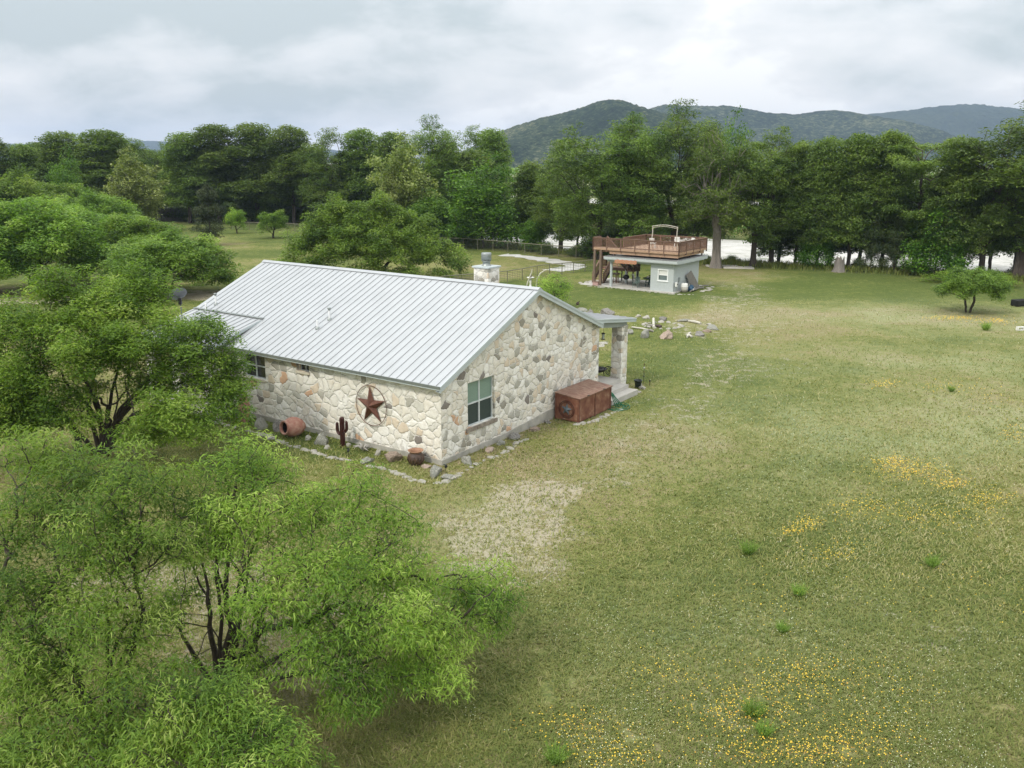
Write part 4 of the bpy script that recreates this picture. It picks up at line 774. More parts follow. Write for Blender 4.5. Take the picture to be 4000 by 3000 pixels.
for (x, y), sz, m, lb, fl in [
    ((1020, 1672), (.30, .27, .42), 'blue', 'rounded grey boulder standing between the tall urn and the tipped jar', 1.),
    ((1088, 1680), (.36, .30, .42), 'dark', 'dark pitted grey boulder touching the mouth of the tipped jar', 1.),
    ((905, 1628), (.40, .36, .48), 'dark', 'black and white mottled boulder behind the tall terracotta urn', 1.),
    ((1258, 1732), (.44, .38, .42), 'grey', 'squarish pale grey boulder between the tipped jar and the metal cactus', 1.),
    ((1206, 1716), (.20, .16, .16), 'pale', 'small cream rock left of the squarish grey boulder', 1.),
    ((1477, 1776), (.16, .15, .22), 'pale', 'small white rock between the pale driftwood and the brown rock', 1.),
    ((1532, 1796), (.45, .34, .38), 'brown', 'brown lumpy rock like a root stump left of the ribbed clay pot', 1.),
    ((1363, 1743), (.13, .12, .15), 'pale', 'small pale rock at the foot of the metal cactus', 1.),
    ((1275, 1752), (.15, .13, .15), 'pale', 'small pale rock below the squarish grey boulder', 1.),
    ((1432, 1806), (.34, .18, .20), 'grey', 'pale grey wedge rock starting the stone edging below the cactus', 1.),
    ((1703, 1850), (.70, .24, .27), 'grey', 'long low grey and white rock in front of the house corner', 1.),
    ((1750, 1868), (.30, .22, .18), 'grey', 'flat grey rock at the bend of the stone edging', 1.),
    ((1663, 1824), (.25, .2, .10), 'pink', 'flat reddish rock sunk in the grass beside the ribbed pot', 1.),
    ((1825, 1806), (.42, .22, .22), 'grey', 'long grey rock on the edging right of the house corner', 1.),
    ((1912, 1762), (.26, .2, .2), 'pink', 'pinkish brown rock below the gable window', 1.),
    ((1955, 1736), (.22, .18, .15), 'blue', 'small blue grey rock at the gable wall right of the window', 1.),
    ((2010, 1713), (.28, .24, .22), 'dark', 'dark and white speckled rock at the foot of the gable wall', 1.),
    ((2090, 1680), (.34, .22, .15), 'brown', 'low brown rock between the gable wall and the rusty chest', 1.),
    ((2140, 1654), (.2, .15, .14), 'dark', 'small dark rock just left of the rusty chest', 1.),
    ((2510, 1518), (.26, .2, .16), 'pale', 'pale block of stone at the foot of the bottle stake', 1.),
    ((2502, 1506), (.11, .1, .12), 'pale', 'small white round stone beside the black bucket', 1.),
    ((2490, 1530), (.28, .14, .08), 'pale', 'flat pale stone at the end of the lowest porch step', 1.),
    ((847, 1650), (.34, .22, .15), 'pale', 'flat pale rock left of the tall urn', 1.),
    ((974, 1640), (.2, .17, .2), 'pale', 'pale stone tucked behind the tall urn', 1.),
    ((2518, 1318), (.50, .42, .60), 'blue', 'tall blue grey boulder between the porch and the fire ring', 1.),
    ((2604, 1322), (.55, .5, .60), 'pink', 'pinkish brown boulder in front of the fire ring', 1.),
    ((2460, 1303), (.36, .33, .40), 'blue', 'dark rounded boulder just right of the porch column', 1.),
    ((2592, 1252), (.42, .36, .40), 'dark', 'dark knobbly rock on the grass behind the fire ring', 1.),
    ((2524, 1244), (.45, .33, .28), 'pale', 'pale tan block rock beyond the porch roof corner', 1.),
    ((2492, 1237), (.35, .25, .22), 'pale', 'small whitish rock left of the pale tan block', 1.),
    ((2374, 1226), (.75, .5, .45), 'dark', 'long dark boulder seen above the porch roof edge', 1.),
    ((2308, 1222), (.38, .34, .36), 'dark', 'small dark boulder above the porch roof near the rake', 1.),
    ((2272, 1212), (.75, .5, .24), 'blue', 'flat dark stone slab bench above the gable rake', 1.),
    ((2735, 1308), (.80, .5, .30), 'dark', 'low heap of dark driftwood and rock at the end of the arc', 1.),
    ((2765, 1297), (.50, .3, .25), 'brown', 'brown broken rock in the arc right of the fire ring', 1.),
    ((2784, 1287), (.60, .4, .40), 'blue', 'large blue grey boulder at the right end of the stone arc', 1.),
    ((2768, 1268), (.35, .25, .15), 'pale', 'flat pale stone above the large boulder of the arc', 1.),
    ((2676, 1256), (.75, .3, .22), 'grey', 'long grey stone at the upper left end of the arc', 1.),
    ]:
    if y < 1330: sz = tuple(q*.8 for q in sz)
    rock('rock', px(x, y), sz, m, int(x*7+y), lb, 'rock', BG)
rr = random.Random(9)
def line_px(pts, n, jit=.05):
    P_ = [np.array(px(*p)) for p in pts]; s = [0]
    for a, b in zip(P_[:-1], P_[1:]): s.append(s[-1]+np.linalg.norm(b-a))
    out = []
    for k in range(n):
        t = s[-1]*(k+.5)/n+rr.uniform(-.08, .08); i = min(max(j for j in range(len(s)) if s[j] <= max(t, 0)), len(P_)-2); q = (t-s[i])/(s[i+1]-s[i]); out.append(P_[i]+(P_[i+1]-P_[i])*q+np.array([rr.uniform(-jit, jit), rr.uniform(-jit, jit)]))
    return out
emesh = [rock_mesh('edging_stone', 900+k, RK['pale'], 2, .8) for k in range(6)]
def stones(pts, label, group, s0=.10, s1=.19, name='edging_stone', z=0., zf=None, hs=.55):
    for k, p in enumerate(pts):
        s = rr.uniform(s0, s1); o = link(name, emesh[rr.randrange(6)], None, (p[0], p[1], float(ghz(p[0], p[1]))+z-.02), (0, 0, rr.uniform(0, 6))); o.scale = (s*rr.uniform(.9, 1.7), s, s*rr.uniform(hs*.7, hs*1.4)); tag(o, label, 'stone', group)
stones(line_px([(965, 1682), (1010, 1690), (1050, 1706), (1075, 1716), (1130, 1738), (1180, 1752), (1240, 1770), (1300, 1788), (1345, 1797), (1378, 1799)], 36), 'small pale stone in the edging row along the left long wall bed', 'edging stones along the long wall')
stones(line_px([(1440, 1818), (1490, 1828), (1520, 1836), (1555, 1852), (1580, 1860), (1625, 1878), (1662, 1882)], 17), 'small pale stone in the edging row below the ribbed pot', 'edging stones near the corner')
stones(line_px([(1690, 1882), (1735, 1885), (1772, 1868), (1800, 1848), (1850, 1820), (1890, 1800), (1960, 1775), (2015, 1735), (2060, 1712)], 19), 'small pale stone in the edging row beside the gable wall', 'edging stones beside the gable')
stones(line_px([(2250, 1658), (2300, 1652), (2350, 1632), (2395, 1610), (2430, 1600)], 14), 'small pale stone in the edging row in front of the rusty chest', 'edging stones by the chest')
stones(line_px([(825, 1642), (880, 1660), (920, 1672)], 7), 'small pale stone in the row left of the tall urn', 'edging stones left of the urn')
stones(line_px([(2290, 1118), (2350, 1124), (2420, 1128), (2500, 1136), (2570, 1143), (2640, 1149), (2720, 1150)], 30, .1), 'small whitish stone along the base of the blue cabin', 'stones along the cabin base', .09, .17)
stones([np.array(px(2590, 1272))+np.array([math.cos(t)*1.35, math.sin(t)*1.35]) for t in np.arange(0, 6.2, .37)], 'pale stone in the ring around the fire pit', 'fire ring stones', .13, .23, 'fire_ring_stone', hs=.8)
stones(line_px([(2275, 1110), (2295, 1104), (2320, 1100)], 6, .3), 'whitish stone heaped left of the round timber poles', 'stones left of the poles', .15, .3)
stones(line_px([(2745, 1125), (2770, 1122), (2740, 1137), (2765, 1132)], 9, .5), 'pale stone scattered beyond the right corner of the blue cabin', 'stones right of the cabin', .15, .3)
stones(line_px([(2295, 1362), (2330, 1352), (2370, 1335)], 9, .15), 'flat pale stepping stone seen between the gable and the porch column', 'stepping stones behind the porch', .2, .35, 'stepping_stone', hs=.25)
stones([W(13.9+.18*k, .02-.0*k, 0)[:2] for k in range(0)], '', '')
for k in range(5):
    p = W(14.17, .02+.115*k); o = link('river_pebble', emesh[k], None, (p[0], p[1], PZ), (0, 0, k)); o.scale = (.07, .06, .07); tag(o, 'white rounded pebble at the foot of the porch column', 'pebble', 'pebbles by the porch column')
# logs at the fire ring and the arc
for k, (p0, p1, r_, m, lb) in enumerate([((2468, 1282), (2552, 1298), .06, 'antler', 'long straight pale pole on the grass left of the fire ring'), ((2530, 1294), (2551, 1298), .08, 'oldwood', 'short log end left of the pinkish boulder'), ((2552, 1262), (2554, 1284), .10, 'antler', 'pale upright timber offcut in the fire ring'), ((2530, 1277), (2556, 1279), .12, 'oldwood', 'grey split log across the fire ring'),
        ((2562, 1277), (2582, 1281), .11, 'darkwood', 'charred log lying in the fire ring'), ((2690, 1258), (2737, 1268), .10, 'antler', 'long white stone-like log on the arc right of the fire ring'), ((2682, 1312), (2702, 1320), .08, 'antler', 'bleached stick at the near end of the arc'), ((2684, 1320), (2696, 1304), .07, 'antler', 'second bleached stick crossing the near one on the arc')]):
    a = gz(*p0); b = gz(*p1)
    o = MB().tube([(a[0], a[1], .08+(.25 if k == 2 else 0)), ((a[0]+b[0])/2, (a[1]+b[1])/2+.03, .12), (b[0], b[1], .09)], r_, 7).build('log', MT[m]); tag(o, lb, 'log', 'logs around the fire ring')
# ------------------------------------------------------------------ pots
def groove(prof, amp=.006): return [(r_+(amp if i % 2 else -amp), z) for i, (r_, z) in enumerate(prof)]
ur = empty('terracotta_urn', px(957, 1648)+(0,), 0, 'tall slim terracotta urn with carved bands standing by the long wall', 'urn')
prof = [(.15, 0), (.17, .02), (.19, .12), (.22, .25), (.255, .40), (.27, .55), (.275, .70), (.26, .85), (.235, .98), (.20, 1.08), (.18, 1.14), (.205, 1.2), (.22, 1.22)]
MB().lathe(groove(prof, .004), 28).build('body', MT['terra'], ur); mb = MB(); [mb.lathe([(r_, z-.012), (r_+.014, z), (r_, z+.012)], 28) for r_, z in ((.23, .27), (.258, .42), (.275, .58), (.278, .74))]; mb.build('bands', MT['rimclay'], ur)
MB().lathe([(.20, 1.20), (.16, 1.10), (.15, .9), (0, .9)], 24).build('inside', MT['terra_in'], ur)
jr = empty('tipped_jar', px(1150, 1703)+(.0,), 0, 'big round terracotta jar tipped on its side with a black open mouth', 'jar')
ax = Vector((-.62, -.72, .12)).normalized(); JM = ax.to_track_quat('Z', 'Y').to_matrix(); prof = [(.0, -.52), (.17, -.50), (.30, -.36), (.40, -.15), (.43, .05), (.40, .22), (.33, .34), (.27, .40), (.27, .45), (.31, .48), (.31, .52), (.25, .52), (.235, .44), (.27, .36), (.33, .2)]
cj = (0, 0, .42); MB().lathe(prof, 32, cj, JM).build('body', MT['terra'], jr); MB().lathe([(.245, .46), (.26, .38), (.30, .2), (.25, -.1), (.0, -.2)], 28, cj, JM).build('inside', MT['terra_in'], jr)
cp = empty('clay_pot', px(1625, 1814)+(0,), 0, 'dark brown ribbed clay pot with a flared orange rim at the house corner', 'pot')
mb = MB(); prof = [(.0, 0), (.20, .0), (.27, .08), (.31, .2), (.32, .30), (.29, .41), (.23, .48), (.22, .52)]; mb.lathe(prof, 32)
for k in range(16):
    t = k*math.pi/8; mb.tube([((.29+.03*math.sin(q*math.pi))*math.cos(t+.35*q), (.29+.03*math.sin(q*math.pi))*math.sin(t+.35*q), .12+.28*q) for q in (0, .33, .66, 1)], [.012, .022, .022, .01], 6)
mb.build('body', MT['terrabr'], cp); MB().lathe([(.22, .50), (.25, .54), (.30, .575), (.31, .59), (.27, .585), (.22, .54), (.20, .48), (.19, .25), (.0, .22)], 32).build('rim', MT['rimclay'], cp)
# metal cactus
cc_ = empty('metal_cactus', px(1340, 1742)+(0,), YAW, 'dark rust-red metal cactus sculpture with two arms by the long wall', 'cactus sculpture')
def cact(pts, r, nm):
    mb = MB(); n = 18; vs = []; fs = []; pts = [Vector(p) for p in pts]
    for i, p in enumerate(pts):
        t = (pts[min(i+1, len(pts)-1)]-pts[max(i-1, 0)]).normalized(); a = Vector((1, 0, 0)); b = t.cross(a).normalized(); rr_ = r*(.5 if i == len(pts)-1 else (.88 if i == len(pts)-2 else 1))
        for k in range(n): th = 2*math.pi*k/n; q = rr_*(1 if k % 3 else .72); vs.append(p+(a*math.cos(th)+b*math.sin(th))*q)
    for i in range(len(pts)-1):
        for k in range(n): fs.append((i*n+k, i*n+(k+1) % n, (i+1)*n+(k+1) % n, (i+1)*n+k))
    mb.add(vs, fs); mb.add(vs[-n:], [tuple(range(n))]); mb.add(vs[:n], [tuple(range(n))[::-1]]); return mb.build(nm, MT['rustdark'], cc_)
cact([(0, 0, 0), (0, 0, .4), (0, 0, .8), (0, 0, 1.15), (0, 0, 1.22), (0, 0, 1.26)], .105, 'stem')
cact([(0, .07, .52), (0, .18, .50), (0, .27, .58), (0, .29, .72), (0, .29, .92), (0, .28, .98)], .07, 'arm'); cact([(0, -.07, .66), (0, -.17, .66), (0, -.25, .74), (0, -.27, .90), (0, -.26, 1.08), (0, -.25, 1.13)], .065, 'arm')
MB().lathe([(0, 0), (.16, 0), (.16, .02), (0, .02)], 16).build('base_plate', MT['rustdark'], cc_)
# driftwood / pale root
dw = MB(); r3 = random.Random(3)
for k in range(13):
    t = k*.5+r3.uniform(-.2, .2); L_ = r3.uniform(.22, .5); zt = r3.uniform(.05, .32); dw.tube([(0, 0, .06), (L_*.5*math.cos(t), L_*.5*math.sin(t), .08+zt*.7), (L_*math.cos(t+.2), L_*math.sin(t+.2), zt)], [.05, .035, .008], 6)
o = dw.build('driftwood_root', MT['snag'], None, px(1420, 1762)+(0,)); tag(o, 'bleached many-armed driftwood root between the cactus and the brown rock', 'driftwood')
def spotlight(p, rz, label, z=0.):
    t = empty('solar_spotlight', (p[0], p[1], z), rz, label, 'garden light', 'solar spotlights'); MB().tube([(0, 0, -.05), (0, 0, .2)], .012, 6).build('stake', MT['black'], t)
    MB().lathe([(.0, -.05), (.05, -.04), (.055, .03), (.05, .05), (0, .05)], 14, (0, 0, .24), Vector((0, -1, .45)).to_track_quat('Z', 'Y').to_matrix()).build('lamp_head', MT['black'], t)
    MB().bb(-.07, .07, -.02, .07, .31, .325).build('solar_panel', MT['glass'], t)
spotlight(px(1361, 1783), .3, 'small black solar spotlight in the grass below the metal cactus'); spotlight(px(1742, 1848), 2.2, 'small black solar spotlight at the right end of the long grey rock', .02); 
# ------------------------------------------------------------------ chest, hose, bucket, stake
bxr = empty('storage_chest', W(7.93, 0, 0), YAW, 'large weathered rusty brown chest against the gable wall', 'chest')
c0_, c1_, b0_, b1_, h0, h1 = 0, 2.95, -1.40, -.14, 1.12, 1.26
MB().bb(c0_, c1_, b0_, b1_, .04, h0-.02).build('body', MT['rustbox'], bxr, bevel=.012)
mb = MB(); P = [(c0_-.04, b0_-.07, h0), (c1_+.04, b0_-.07, h0), (c1_+.04, b1_+.02, h1), (c0_-.04, b1_+.02, h1)]; mb.add(P+[(x, y, z+.035) for x, y, z in P], [(3, 2, 1, 0), (4, 5, 6, 7), (0, 1, 5, 4), (1, 2, 6, 5), (2, 3, 7, 6), (3, 0, 4, 7)]); lid = mb.build('lid', MT['rustlid'], bxr)
mb = MB(); mb.add([(c0_-.003, b0_, h0-.022), (c0_-.003, b1_, h0-.022), (c0_-.003, b1_, h1-.01)], [(0, 1, 2)]); mb.add([(c1_+.003, b0_, h0-.022), (c1_+.003, b1_, h0-.022), (c1_+.003, b1_, h1-.01)], [(0, 1, 2)]); mb.build('side_gusset', MT['rustbox'], bxr)
mb = MB()
for a in (-.01, 1.42, 2.86): MB().bb(a, a+.1, b0_-.025, b0_-.002, 0, h0-.03).build('batten', MT['ruststrip'], bxr)
MB().bb(c0_-.022, c0_-.012, b0_-.025, b0_+.06, 0, h0-.03).build('batten', MT['ruststrip'], bxr); MB().bb(c0_-.022, c0_-.002, b1_-.06, b1_, 0, h0).build('batten', MT['ruststrip'], bxr)
[MB().bb(a-.06, a+.06, b0_-.10, b0_-.02, h0+.036, h0+.055).build('latch', MT['black'], lid) for a in (.75, 2.2)]
cs_ = empty('chest_star', W(7.93-.026, -.77, .56), 0, 'slate blue metal star in a rusty double hoop on the chest end', 'star ornament')
mb = MB(); star_mesh(mb, .30, .08, .40, FL_ @ Matrix.Rotation(R(-6), 3, 'Z')); mb.build('star', MT['starblue'], cs_)
mb = MB(); ring_mesh(mb, .40, .014, 40, FL_); ring_mesh(mb, .33, .010, 40, FL_); mb.build('hoop', MT['rustdark'], cs_)
hs = MB(); HBp = np.array(W(11.25, -.95, 0)); r5 = random.Random(5)
def hp(a, b, z): return W(a, b, z)
for k in range(4):
    j = k*.04
    hs.tube([hp(10.95, -.9+j, .95), hp(11.1, -1.05+j, .93), hp(11.15+j, -1.25, .7), hp(11.2+j*2, -1.4-j, .3), hp(11.25+j*3, -1.5-j*2, .03)], .02, 7)
pts = [hp(11.25+(.28+.012*k)*math.cos(k*.45), -1.5+(.25+.01*k)*math.sin(k*.45), .03+.006*(k % 9)) for k in range(48)]; hs.tube(pts, .019, 6); hs.tube([hp(11.3, -1.5, .03), hp(11.6, -1.75, .03), hp(11.9, -1.9, .03)], .019, 6)
tag(hs.build('garden_hose', MT['green']), 'bright green garden hose hanging and coiled between the chest and the steps', 'hose')
bk = empty('bucket', W(15.35, -.55, 0), YAW, 'dark green bucket with a wire handle at the end of the porch steps', 'bucket')
MB().lathe([(0, .0), (.15, 0), (.17, .16), (.20, .36), (.225, .37), (.225, .41), (.19, .41), (.17, .2), (.0, .18)], 24).build('body', MT['bucket'], bk); MB().tube([(.2*math.cos(t), .0+.03*math.sin(t), .38+.12*math.sin(t)) for t in np.linspace(0, math.pi, 9)], .006, 5).build('handle', MT['black'], bk)
sk = empty('bottle_stake', W(16.2, -.44, 0), 0, 'slender black garden stake with small ornaments to the right of the bucket', 'garden stake')
MB().tube([(0, 0, 0), (0, 0, 1.05)], .010, 6).build('rod', MT['black'], sk); MB().lathe([(0, 1.0), (.03, 1.05), (.0, 1.16)], 8).build('finial', MT['rust'], sk)
MB().lathe([(0, .84), (.045, .87), (.05, .90), (.0, .95)], 12).build('glass_ball', MT['whitepl'], sk); MB().lathe([(0, .41), (.06, .42), (.06, .44), (0, .45)], 12).build('disc', MT['black'], sk); MB().lathe([(0, .62), (.025, .66), (.0, .8)], 8).build('bead', MT['rust'], sk)
s2 = empty('path_light', W(16.1, -.85, 0), 0, 'short rusty path light just right of the black garden stake', 'garden light'); MB().tube([(0, 0, 0), (0, 0, .24)], .014, 6).build('stake', MT['rust'], s2); MB().lathe([(0, .22), (.05, .23), (.045, .28), (0, .30)], 12).build('lamp_head', MT['black'], s2)
# on the porch
fp = empty('fire_bowl', W(14.2, 1.2, PZ), YAW, 'black iron fire bowl on the porch behind the stone column', 'fire bowl')
MB().lathe([(.02, .16), (.2, .17), (.36, .24), (.44, .34), (.47, .35), (.44, .37), (.36, .28), (.0, .21)], 26).build('bowl', MT['black'], fp)
for k in range(3): MB().tube([(.38*math.cos(k*2.1+.4), .38*math.sin(k*2.1+.4), 0), (.33*math.cos(k*2.1+.4), .33*math.sin(k*2.1+.4), .25)], .02, 6).build('leg', MT['black'], fp)
pl = empty('ornate_panel', W(14.32, .62, PZ), YAW+R(90), 'round black scrollwork iron panel leaning beside the fire bowl', 'iron panel')
mb = MB(); Mx = Matrix.Rotation(R(72), 3, 'X'); tl = Vector((0, 0, .28))
for r_, w in ((.27, .02), (.17, .012)): mb.tube([tl+Mx @ Vector((r_*math.cos(t), r_*math.sin(t), 0)) for t in np.linspace(0, 2*math.pi, 33)], w, 6, False)
for k in range(10): t = k*math.pi/5; mb.tube([tl, tl+Mx @ Vector((.15*math.cos(t+.4), .15*math.sin(t+.4), 0)), tl+Mx @ Vector((.27*math.cos(t), .27*math.sin(t), 0))], .010, 5)
mb.build('scrollwork', MT['black'], pl)
lt = empty('hanging_feeder', W(13.0, .3, 3.0), 0, 'black and clear bird feeder hanging from the porch beam', 'bird feeder')
MB().lathe([(0, .14), (.10, .13), (.09, .17), (.02, .2), (0, .2)], 16).build('cap', MT['black'], lt); MB().lathe([(0, -.16), (.11, -.15), (.12, -.12), (.05, -.11), (0, -.11)], 16).build('tray', MT['black'], lt); MB().lathe([(.06, -.11), (.06, .13)], 14).build('reservoir', simple('clear_plastic', (.45, .52, .48), None, 5, .15), lt); MB().tube([(0, 0, .2), (0, 0, .6)], .006, 5).build('hook', MT['black'], lt)
# ------------------------------------------------------------------ behind the house
bbp = gz(2072, 1122)
bb_ = empty('birdbath', (bbp[0], bbp[1], 0), 0, 'white pedestal birdbath between two curved bleached branches behind the house', 'birdbath')
MB().lathe([(0, 0), (.20, 0), (.19, .06), (.10, .14), (.08, .35), (.11, .55), (.08, .72), (.12, .80)], 20).build('pedestal', MT['whitepl'], bb_); MB().lathe([(.1, .80), (.3, .86), (.36, .93), (.34, .95), (.28, .90), (0, .87)], 24).build('basin', MT['whitepl'], bb_)
fo = MB(); fo.lathe([(0, 0), (.10, .02), (.12, .12), (.07, .22), (.05, .30), (.0, .38)], 12, (0, 0, 0)); fo.tube([(.0, 0, .22), (.12, .02, .26), (.16, .02, .12)], .02, 6); tag(fo.build('finial_figure', MT['darkwood'], None, (bbp[0], bbp[1]+.02, .90)), 'small dark figurine standing in the white birdbath', 'figurine')
def arch(p0, pts, lb):
    a = gz(*p0); Y = a[1]; P = [tuple(at(x, y, Y)) for x, y in pts]; o = MB().tube(P, [.07, .065, .06, .05, .03][:len(P)], 8).build('curved_branch', MT['antler']); tag(o, lb, 'branch', 'bleached branches behind the house')
arch((2057, 1128), [(2055, 1130), (2062, 1100), (2072, 1075), (2078, 1060), (2079, 1050)], 'curved bleached branch standing upright left of the birdbath'); arch((2095, 1125), [(2094, 1128), (2098, 1090), (2110, 1068), (2128, 1056), (2143, 1052)], 'curved bleached branch arching to the right of the birdbath')
cbp = gz(2256, 1206); cri = MB(); cri.lathe([(0, 0), (.12, .02), (.14, .12), (.08, .22), (0, .28)], 10); cri.tube([(.05, 0, .2), (.15, .0, .32)], [.05, .04], 6); tag(cri.build('stone_figure', MT['darkwood'], None, (cbp[0], cbp[1], .3)), 'small dark figurine on the stone slab bench', 'figurine')
# tree stump and slabs
sp_ = gz(3278, 1062); sp_[2] = float(ghz(sp_[0], sp_[1])); stp = empty('tree_stump', tuple(sp_), 0, 'tall grey broken tree stump at the edge of the meadow', 'stump')
mb = MB(); n = 20; vs = []; fs = []
for i, (r_, z) in enumerate(((.78, -.1), (.58, .25), (.5, .6), (.47, 1.1), (.45, 1.45))):
    for k in range(n): th = 2*math.pi*k/n; q = r_*(1+.13*math.sin(k*2.3)+.06*math.sin(k*5)); vs.append((q*math.cos(th), q*.8*math.sin(th), z+(.3*math.sin(k*1.9) if i == 4 else 0)))
for i in range(4):
    for k in range(n): fs.append((i*n+k, i*n+(k+1) % n, (i+1)*n+(k+1) % n, (i+1)*n+k))
mb.add(vs, fs, True); mb.add(vs[-n:], [tuple(range(n))]); mb.build('bole', MT['gbark'], stp)
for k, q in enumerate((((2800, 1040), (2852, 1035), (2836, 1045), (2795, 1045)), ((2860, 1047), (2915, 1043), (2910, 1049), (2845, 1049)))):
    P = [gz(*p) for p in q]; c = sum(P)/4; mb = MB(); e = 1.; 
    c0q = c; w = 3.6-.3*k; d = 1.5; mb.bb(-w/2, w/2, -d/2, d/2, -.1, .12); o = mb.build('picnic_slab', MT['concrete'], None, (c[0], c[1], .0), (0, 0, -.1), .02); tag(o, ('flat concrete slab at the foot of the big grey cypress', 'flat concrete slab a little right of the first beside the trees')[k], 'slab', 'concrete slabs by the river trees')
# right edge things
q = gz(3996, 1195); bl = empty('dark_trough', (q[0], q[1], 0), .3, 'black water trough at the right edge of the meadow', 'trough'); mb = MB(); mb.bb(-1.0, 1.0, -.35, .35, .05, .55); mb.build('tub', MT['black'], bl, bevel=.06); MB().bb(-.9, .9, -.3, .3, 0, .05).build('base', MT['darkwood'], bl)
q = gz(3995, 1290); bn = empty('cinder_block', (q[0], q[1], 0), .1, 'pale concrete block with two holes at the right edge of the meadow', 'concrete block'); mb = MB(); [mb.bb(x-.04, x+.04, -.12, .12, 0, .26) for x in (-.42, 0, .42)]; mb.bb(-.38, -.04, -.10, .10, .0, .06); mb.bb(.04, .38, -.10, .10, .0, .06); mb.bb(-.38, -.04, -.10, .10, .2, .258); mb.bb(.04, .38, -.10, .10, .2, .258); mb.build('body', MT['whitepl'], bn)
# ------------------------------------------------------------------ fences
def pipe_fence(name, bases, h, label, every=None, wire=True, mat='fence'):
    P = [gz(*b) for b in bases]
    for p in P: p[2] = float(ghz(p[0], p[1]))
    f = empty(name, tuple(P[0]), 0, label, 'fence'); o = P[0]
    mb = MB(); mb.tube([tuple(p-o+np.array([0, 0, h])) for p in P], .045, 6); mb.build('rail', MT[mat], f)
    for p in P: q = p-o; MB().tube([(q[0], q[1], q[2]), (q[0], q[1], q[2]+h)], .045, 6).build('post', MT[mat], f)
    if wire:
        mb = MB(); [mb.tube([tuple(p-o+np.array([0, 0, z])) for p in P], .012, 4) for z in np.arange(.1, h, .17)]
        for a, b in zip(P[:-1], P[1:]):
            n = int(np.linalg.norm(b-a)/.35)
            for k in range(1, n): q = a+(b-a)*k/n-o; mb.tube([(q[0], q[1], q[2]+.05), (q[0], q[1], q[2]+h-.05)], .008, 3, False)
        mb.build('wire_mesh', MT['mesh'], f)
    return f
pipe_fence('pipe_fence', [(1700, 966), (1810, 970), (1866, 975), (1926, 981), (1984, 986), (2050, 993), (2114, 998), (2182, 1003), (2250, 1007), (2320, 1012)], 1.35, 'pipe and wire fence running in front of the riverside trees')
pipe_fence('pipe_fence', [(1700, 1130), (1790, 1122), (1905, 1114), (1982, 1106), (2040, 1096), (2098, 1083), (2146, 1076), (2195, 1071), (2240, 1067), (2285, 1060), (2325, 1055)], 1.15, 'nearer pipe and wire fence rising from behind the chimney to the cabin')
pipe_fence('wire_fence', [(905, 897), (975, 898), (1006, 899), (1060, 900), (1117, 902), (1151, 905), (1185, 909), (1240, 915), (1300, 922)], 1.3, 'thin wire fence behind the two small round trees', mat='fence')
# weathered board fence
wf = empty('board_fence', tuple(gz(570, 866)), 0, 'weathered grey board fence half hidden at the edge of the wood', 'fence'); a = gz(570, 866); b = gz(714, 862); d_ = b-a; n = int(np.linalg.norm(d_)/.22); r6 = random.Random(6)
mb = MB(); ang = math.atan2(d_[1], d_[0]); Rz = Matrix.Rotation(ang, 3, 'Z')
for k in range(n): q = d_*k/n; hh = 2.35+r6.uniform(-.15, .12); mb.box((q[0], q[1], hh/2), (.19, .04, hh), Rz)
mb.build('boards', MT['oldwood'], wf); [MB().beam((0+.06, -.08, z), (d_[0], d_[1]-.08, z), .05, .12).build('rail', MT['oldwood'], wf) for z in (.5, 1.7)]
mb = MB(); 
for k in range(0, 8): q = d_*k/7; MB().box((q[0], q[1]-.12, 1.2), (.12, .12, 2.4), Rz).build('post', MT['oldwood'], wf)
# ------------------------------------------------------------------ trees
def grow(pts, nroot, bf=.45):
    n = len(pts); par = np.full(n, -1); plen = np.zeros(n); intree = np.zeros(n, bool)
    best = np.full(n, 1e9); bp = np.zeros(n, int)
    for r_ in range(nroot):
        intree[r_] = True
        if r_ > 0: par[r_] = r_-1; plen[r_] = plen[r_-1]+np.linalg.norm(pts[r_]-pts[r_-1])*.2
        if r_ == nroot-1 or r_ > 0 or nroot == 1:
            c = np.linalg.norm(pts-pts[r_], axis=1)+bf*plen[r_]; k = c < best; best[k] = c[k]; bp[k] = r_
    while not intree.all():
        b = np.where(intree, 1e9, best); j = int(b.argmin()); intree[j] = True; par[j] = bp[j]; plen[j] = plen[bp[j]]+np.linalg.norm(pts[j]-pts[bp[j]])
        c = np.linalg.norm(pts-pts[j], axis=1)+bf*plen[j]; k = c < best; best[k] = c[k]; bp[k] = j
    return par, plen
